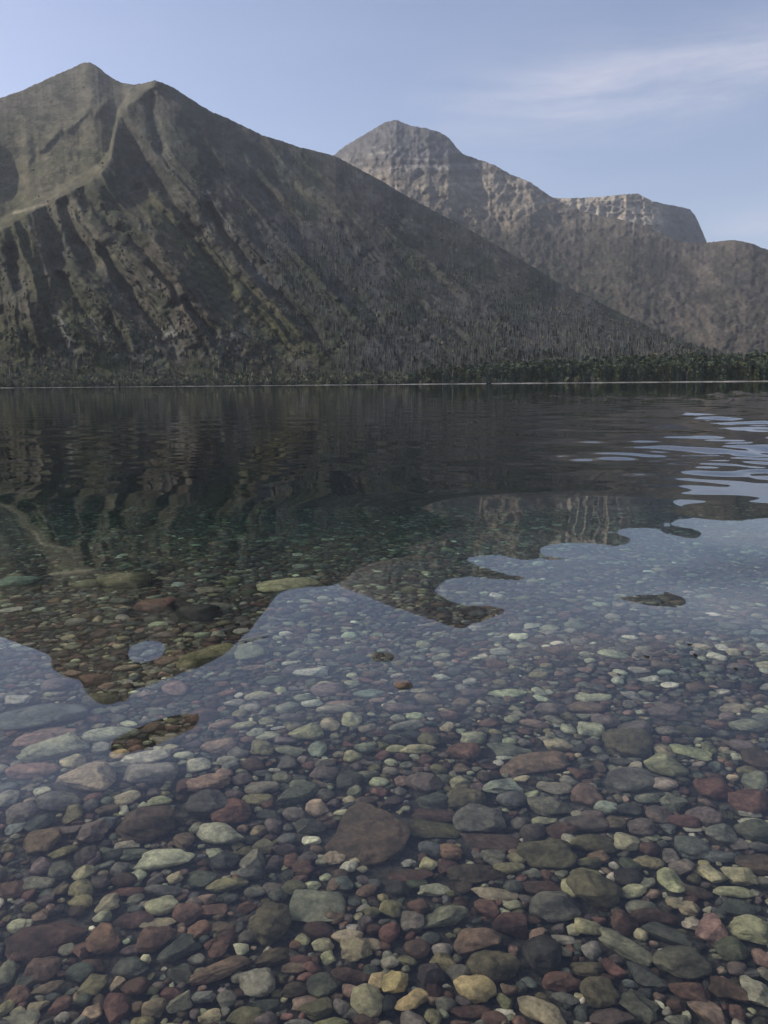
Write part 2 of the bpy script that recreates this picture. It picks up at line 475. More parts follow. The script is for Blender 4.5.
bx = sym_log(110, 0.04, 1500.)
by = np.concatenate([-np.geomspace(0.05, 1500, 60)[::-1], np.linspace(0, 12, 190), np.geomspace(12.1, 1245, 90)])
BX, BY = np.meshgrid(bx, by)
BZ = bed_z(BX, BY)
# the far edge of the sheet stays under the mountain's foot
nb = fbm(BX * 3, BY * 3, 3)
bc = lerp3((0.075, 0.066, 0.054), (0.105, 0.095, 0.075), nb)
bc = lerp3(bc, (0.10, 0.105, 0.085), sstep(7, 12, BY))
bed = new_mesh('lake_bed', np.stack([BX, BY, BZ - 0.012], -1).reshape(-1, 3), grid_faces(*BX.shape), MAT_BED, col=bc.reshape(-1, 3))
tag(bed, 'dark gravelly lake bed shelving away under the stones', 'lake bed', kind='structure')

# ------------------------------------------------------------------ water surface
# Outline, in the view, of the calm patch that mirrors the mountain, used to find how the swell tilts.
DARK = [(-60, 380), (-60, 612), (0, 636), (20, 643), (40, 650), (51, 655), (50, 664), (57, 673), (80, 678), (82, 690), (90, 700), (103, 707), (115, 705), (130, 692), (150, 684), (180, 674),
        (205, 664), (225, 655), (238, 642), (252, 630), (260, 618), (268, 608), (275, 598), (285, 589), (310, 587), (338, 585), (355, 592), (375, 600), (395, 607), (410, 614),
        (430, 620), (450, 627), (466, 629), (480, 623), (505, 613), (511, 608), (500, 603), (472, 600), (448, 595), (436, 588), (444, 581), (470, 573), (492, 577), (515, 580), (529, 577),
        (524, 574), (500, 570), (478, 565), (465, 558), (476, 554), (500, 556), (520, 560), (545, 561), (576, 559), (566, 555), (548, 552), (544, 547), (560, 543), (582, 545), (600, 549), (640, 550), (682, 547),
        (676, 541), (640, 535), (606, 531), (650, 530), (704, 533), (690, 528), (664, 524), (661, 519), (690, 516), (724, 514), (830, 517), (830, 380)]
ELL_DARK = [(155, 731, 50, 14, 20), (385, 654, 22, 9, -5), (403, 684, 13, 7, 0), (665, 600, 15, 4, -5), (602, 560, 10, 4, -10)]
ELL_SKY = [(145, 648, 13, 7, 12), (609, 501, 9, 5, 5), (548, 489, 14, 2.6, 0), (582, 498, 16, 3, 0)]


def signed_dark(px, py):
    """distance to the outline in pixels, positive where the mountain mirrors"""
    poly = np.array(DARK, float)
    d = np.full(px.shape, 1e9); inside = np.zeros(px.shape, bool)
    for (x0, y0), (x1, y1) in zip(poly, np.roll(poly, -1, 0)):
        dx, dy = x1 - x0, y1 - y0
        t = np.clip(((px - x0) * dx + (py - y0) * dy) / (dx * dx + dy * dy), 0, 1)
        d = np.minimum(d, np.hypot(px - x0 - t * dx, py - y0 - t * dy))
        if dy != 0:
            c = ((py < y0) != (py < y1)) & (px < (py - y0) * dx / dy + x0)
            inside ^= c
    s = np.where(inside, d, -d)
    for L, sg in ((ELL_DARK, 1), (ELL_SKY, -1)):
        for cx, cy, a, b, tl in L:
            ct, stt = math.cos(R(tl)), math.sin(R(tl))
            u = (px - cx) * ct - (py - cy) * stt
            v = (px - cx) * stt + (py - cy) * ct
            e = (1 - np.hypot(u / a, v / b)) * min(a, b)
            s = np.maximum(s, e) if sg > 0 else np.minimum(s, -e)
    return s


def swell(RRo, AZo):
    """height of the slow swell: the smoothest surface whose tilt gives the mirrored outline its lobes"""
    yy = np.concatenate([np.arange(980, 760, -4.0), np.arange(760, 424, -1.6)])
    dn = PITCH + np.arctan((yy - 512) / F)
    r = CAM_H / np.tan(dn)
    az = np.linspace(R(-31), R(31), 330)
    dth = az[1] - az[0]; dr = np.diff(r)[:, None]
    rm = 0.5 * (r[1:] + r[:-1])[:, None]; dm = CAM_H / rm; dnm = np.arctan(dm)
    am = 0.5 * (az[1:] + az[:-1])[None]
    A2, D2 = np.broadcast_arrays(am, dnm)
    px, py = to_px(A2, -D2)
    sd = signed_dark(px, py)
    wt = np.exp(-(np.abs(sd) / 9.0) ** 2) + 0.05 * np.exp(-(np.abs(sd) / 26.0) ** 2)
    for cx, cy_, ea, eb, _t in ELL_DARK:
        wt += 2.2 * np.exp(-((px - cx) / (ea * 1.2)) ** 4 - ((py - cy_) / (eb * 1.3)) ** 4) * (cy_ > 520)
    wt *= sstep(496, 514, py) * sstep(R(30.5), R(28.5), np.abs(A2))
    k = R(0.0715) * 0.9
    sdc = sd
    fa = np.linspace(R(-50), R(50), 2001); fe = sil(fa)
    ker = np.hanning(41); ker /= ker.sum()
    fs = np.convolve(fe, ker, 'same'); dE = np.gradient(fs, fa)
    sc = (r * dth)[:, None]
    gr = lambda H: (H[1:] - H[:-1]) / dr
    gt = lambda H: (H[:, 1:] - H[:, :-1]) / (r[:, None] * dth)
    def grT(G):
        o = np.zeros((len(r), G.shape[1])); g = G / dr; o[1:] += g; o[:-1] -= g; return o
    def gtT(G):
        o = np.zeros((G.shape[0], len(az))); g = G / (r[:, None] * dth); o[:, 1:] += g; o[:, :-1] -= g; return o
    avj = lambda G: 0.5 * (G[:, 1:] + G[:, :-1])
    avi = lambda G: 0.5 * (G[1:] + G[:-1])
    def avjT(G):
        o = np.zeros((G.shape[0], G.shape[1] + 1)); o[:, 1:] += 0.5 * G; o[:, :-1] += 0.5 * G; return o
    def aviT(G):
        o = np.zeros((G.shape[0] + 1, G.shape[1])); o[1:] += 0.5 * G; o[:-1] += 0.5 * G; return o
    l1, l2, l3, l0 = 0.003, 0.008, 0.22, 1e-4
    H = np.zeros((len(r), len(az)))
    for it in range(3):
        st = avi(gt(H))
        shift = -2 * st * np.tan(D2)
        aa = A2 + shift
        E = np.interp(aa, fa, fe); Ep = np.interp(aa, fa, dE)
        ct = 2 * np.tan(D2) * Ep
        T = E - Ep * shift - D2 - k * sdc
        def mul(u):
            Hh_ = u * sc
            g, q = gr(Hh_), gt(Hh_)
            res = wt * (2 * avj(g) + ct * avi(q))
            o = grT(avjT(2 * res)) + gtT(aviT(ct * res))
            o += grT(l1 * g) + gtT(l2 * q)
            g2_ = g[1:] - g[:-1]; t = np.zeros_like(g); t[1:] += l3 * g2_; t[:-1] -= l3 * g2_; o += grT(t)
            q2_ = q[:, 1:] - q[:, :-1]; t = np.zeros_like(q); t[:, 1:] += l3 * q2_; t[:, :-1] -= l3 * q2_; o += gtT(t)
            return (o + l0 * Hh_) * sc
        res = wt * T
        b = (grT(avjT(2 * res)) + gtT(aviT(ct * res))) * sc
        u = H / sc
        rr_ = b - mul(u); p = rr_.copy(); rs = (rr_ * rr_).sum()
        for _ in range(420):
            Ap = mul(p); al = rs / ((p * Ap).sum() + 1e-30)
            u += al * p; rr_ -= al * Ap; rn = (rr_ * rr_).sum()
            if rn < 1e-14: break
            p = rr_ + (rn / rs) * p; rs = rn
        H = u * sc
    H = H - np.median(H)
    edge = (sstep(980, 860, yy) * sstep(426, 500, yy))[:, None] * sstep(R(31), R(29), np.abs(az))[None]
    H = H * edge
    # onto the water's own rows and bearings
    ri = np.interp(RRo[:, 0], r, np.arange(len(r)), left=0, right=len(r) - 1)
    ci = np.interp(AZo[0], az, np.arange(len(az)), left=0, right=len(az) - 1)
    def cubic(M, t):
        i = np.floor(t).astype(int); f = (t - i)[:, None]
        g = lambda k_: M[np.clip(i + k_, 0, len(M) - 1)]
        a_, b_, c_, d_ = g(-1), g(0), g(1), g(2)
        return b_ + 0.5 * f * (c_ - a_ + f * (2 * a_ - 5 * b_ + 4 * c_ - d_ + f * (3 * (b_ - c_) + d_ - a_)))
    return cubic(cubic(H, ri).T, ci).T


def make_water():
    # rows follow distance, columns follow bearing; both finest where the lake is in view
    y_rows = np.concatenate([np.arange(1090, 640, -1.6), np.arange(640, 470, -0.8), np.arange(470, 400, -0.45), np.arange(400, 386.2, -0.3)])
    down = PITCH + np.arctan((y_rows - 512) / F)
    rr = CAM_H / np.tan(down)
    rr = np.concatenate([np.geomspace(0.05, rr[0] * 0.97, 24), rr])
    rr = rr[rr < 900]
    rr = np.concatenate([rr, np.geomspace(rr[-1] * 1.03, 1400, 12)])
    az = np.concatenate([np.linspace(-math.pi, R(-36), 50)[:-1], np.linspace(R(-36), R(36), 860), np.linspace(R(36), math.pi, 50)[1:]])
    RR, AZ = np.meshgrid(rr, az, indexing='ij')
    dn = np.arctan2(CAM_H, RR)
    inview = np.abs(AZ) < R(35)
    px, py = to_px(np.where(inview, AZ, 0), -dn)
    X, Y = RR * np.sin(AZ), RR * np.cos(AZ)
    h = swell(RR, AZ)
    # light breeze ripples farther out
    r2 = np.random.default_rng(11)
    rip = np.zeros_like(RR)
    for i in range(46):
        lam = math.exp(r2.uniform(math.log(0.42), math.log(3.6)))
        th = R(90) + r2.normal(0, R(34))
        kx, ky = math.cos(th) * 2 * math.pi / lam, math.sin(th) * 2 * math.pi / lam
        keep = sstep(lam * 60, lam * 26, RR)           # a wave too small to show at that distance is left to the bump
        rip += keep * (lam / (2 * math.pi)) * np.sin(kx * X + ky * Y + r2.uniform(0, 6.28)) * (lam ** 0.15)
    gust = 0.35 + 1.3 * fbm(X / 5 + 90, Y / 3.2 + 90, 3)
    amp = (0.0003 * sstep(2.0, 5.0, RR) + 0.0056 * sstep(6.2, 11.0, RR)) * gust * (0.38 + 2.1 * sstep(0.0, 0.42, X / np.maximum(RR, 1)))
    h = h + rip * amp
    h = np.where(np.abs(AZ) < R(35.5), h, h * 0)
    h *= sstep(R(36), R(33), np.abs(AZ))
    global WATER_H
    WATER_H = lambda x, y: float(h[np.argmin(np.abs(rr - math.hypot(x, y))), np.argmin(np.abs(az - math.atan2(x, y)))])
    P = np.stack([X, Y, h], -1)
    nr, nc = RR.shape
    V = [P.reshape(-1, 3)]
    f = [grid_faces(nr, nc)]
    n = nr * nc
    # centre, side wall and floor close the body of water
    V.append(np.array([[0, 0, 0.0]])); cidx = n
    i = np.arange(nc - 1)
    tri = [np.stack([np.full(nc - 1, cidx), i + 1, i], -1)]
    rimz = np.stack([X[-1], Y[-1], np.full(nc, -45.)], -1)
    V.append(rimz); b0 = n + 1
    top = (nr - 1) * nc
    f.append(np.stack([top + i, top + i + 1, b0 + i + 1, b0 + i], -1))
    V.append(np.array([[0, 0, -45.]])); c2 = b0 + nc
    tri.append(np.stack([np.full(nc - 1, c2), b0 + i, b0 + i + 1], -1))
    V = np.concatenate(V)
    # weld the seam where the first and last bearing meet
    remap = np.arange(len(V))
    rows = np.arange(nr) * nc
    remap[rows + nc - 1] = rows
    remap[b0 + nc - 1] = b0
    f = [remap[a] for a in f]; tri = [remap[a] for a in tri]
    keep = np.unique(np.concatenate([a.ravel() for a in f + tri]))
    inv = np.full(len(V), -1); inv[keep] = np.arange(len(keep))
    f = [inv[a] for a in f]; tri = [inv[a] for a in tri]
    m = NT('lake_water')
    g = m.n('ShaderNodeBsdfGlass'); g.inputs['IOR'].default_value = 1.42; g.inputs['Roughness'].default_value = 0.0
    pos = m.n('ShaderNodeNewGeometry').outputs['Position']
    mp = m.n('ShaderNodeMapping'); mp.inputs['Scale'].default_value = (0.6, 1.0, 1); m.l(pos, mp.inputs['Vector'])
    bn = m.n('ShaderNodeBump'); bn.inputs['Strength'].default_value = 1.0; bn.inputs['Distance'].default_value = 1.0
    ln = m.n('ShaderNodeVectorMath', operation='LENGTH'); m.l(pos, ln.inputs[0])
    mr = m.n('ShaderNodeMapRange'); m.l(ln.outputs['Value'], mr.inputs['Value'])
    for kk, v in (('From Min', 8.0), ('From Max', 30.0), ('To Min', 0.0), ('To Max', 0.0018)): mr.inputs[kk].default_value = v
    m.l(m.math('MULTIPLY', m.noise(4.5, 3, 0.5, mp.outputs[0]), mr.outputs[0]), bn.inputs['Height'])
    m.l(bn.outputs[0], g.inputs['Normal'])
    m.l(g.outputs[0], m.out.inputs['Surface'])
    va = m.n('ShaderNodeVolumeAbsorption'); va.inputs['Color'].default_value = (0.22, 0.62, 0.60, 1); va.inputs['Density'].default_value = 0.55
    m.l(va.outputs[0], m.out.inputs['Volume'])
    o = new_mesh('water', V[keep], f + tri, m.m)
    return tag(o, 'clear calm lake water mirroring the mountains', 'lake', kind='structure')


make_water()

# ------------------------------------------------------------------ stones
def ico(sub):
    bm = bmesh.new(); bmesh.ops.create_icosphere(bm, subdivisions=sub, radius=1)
    V = np.array([v.co[:] for v in bm.verts]); bm.verts.index_update()
    T = np.array([[v.index for v in f.verts] for f in bm.faces]); bm.free()
    return V, T


ICO = {s: ico(s + 1) for s in (1, 2, 3, 4)}


def stone_verts(sub, g, style='r'):
    v = ICO[sub][0].copy()
    q = g.uniform(2.0, 2.7) if style == 'r' else g.uniform(2.4, 3.6)
    v *= ((np.abs(v) ** q).sum(1) ** (-1 / q))[:, None]
    nf, lo, hi, kk = {'r': (9, .66, .97, .7), 'a': (12, .58, .88, .92), 'f': (9, .6, .9, .85)}[style]
    for _ in range(nf):
        n = g.normal(size=3); n /= np.linalg.norm(n)
        e = np.maximum(0, v @ n - g.uniform(lo, hi))
        v -= n * (e * kk)[:, None]
    v *= (1 + 0.16 * v[:, :1] * g.uniform(-1, 1) + 0.10 * v[:, 1:2] * g.uniform(-1, 1))
    for _ in range(5):
        k = g.normal(size=3) * 2.0
        v += v * (0.055 * np.sin(v @ k + g.uniform(0, 6.3)))[:, None]
    if sub >= 3:
        for _ in range(8):
            k = g.normal(size=3) * 6.5
            v += v * (0.014 * np.sin(v @ k + g.uniform(0, 6.3)))[:, None]
    mx = np.abs(v).max(0)
    return v / mx


NIDX = 1 / 1.42


def bed_hit(px, py, lift=0.0):
    """where the sight line through a point of the view, bent at the water, meets the bed"""
    d = pdir(px, py)
    t = CAM_H / -d[..., 2]
    S = np.stack([d[..., 0] * t, d[..., 1] * t, np.zeros_like(t)], -1)
    hz = np.hypot(d[..., 0], d[..., 1])
    sh = hz * NIDX
    cz = np.sqrt(1 - sh ** 2)
    q = np.stack([d[..., 0] / hz * sh, d[..., 1] / hz * sh, -cz], -1)
    dep = np.full(t.shape, 0.2)
    for _ in range(14):
        P = S + q * (dep / cz)[..., None]
        dep = 0.5 * dep + 0.5 * np.maximum(0.01, -(bed_z(P[..., 0], P[..., 1]) + lift))
    P = S + q * (dep / cz)[..., None]
    return P, np.arcsin(cz)


PAL = {  # base colours of the stones
    'M': ((0.105, 0.050, 0.044), 'maroon'), 'm': ((0.066, 0.036, 0.033), 'dark maroon'), 'P': ((0.105, 0.082, 0.088), 'purple grey'),
    'p': ((0.062, 0.048, 0.054), 'dark purple'), 'G': ((0.265, 0.285, 0.200), 'pale green'), 'g': ((0.135, 0.145, 0.112), 'grey green'),
    'd': ((0.062, 0.072, 0.060), 'dark green grey'), 'S': ((0.085, 0.100, 0.105), 'slate blue'), 's': ((0.045, 0.053, 0.056), 'dark slate'),
    'K': ((0.028, 0.031, 0.032), 'charcoal black'), 'O': ((0.150, 0.140, 0.070), 'olive'), 'o': ((0.080, 0.076, 0.042), 'dark olive'),
    'L': ((0.255, 0.250, 0.150), 'pale olive'), 'T': ((0.270, 0.220, 0.150), 'tan'), 'Y': ((0.380, 0.285, 0.120), 'ochre yellow'),
    'B': ((0.120, 0.082, 0.060), 'brown'), 'b': ((0.066, 0.047, 0.036), 'dark brown'), 'R': ((0.150, 0.080, 0.050), 'rust brown'),
    'N': ((0.200, 0.122, 0.105), 'pinkish'), 'W': ((0.560, 0.530, 0.440), 'cream white'), 'E': ((0.19, 0.18, 0.165), 'grey'),
    'C': ((0.150, 0.205, 0.185), 'blue green'), 'D': ((0.095, 0.098, 0.095), 'dark grey'), 'H': ((0.33, 0.33, 0.31), 'pale grey')}

# x, y, width, height, tilt, colour, style, landmark phrase
ST = []


def S(txt):
    for ln in txt.strip().split('\n'):
        for it in ln.split(';'):
            it = it.strip()
            if not it: continue
            nm = None
            if '=' in it: it, nm = it.split('=')
            q = it.split()
            ST.append(dict(x=float(q[0]), y=float(q[1]), w=float(q[2]), h=float(q[3]), t=float(q[4]), c=q[5], s=q[6], n=nm.strip() if nm else None))


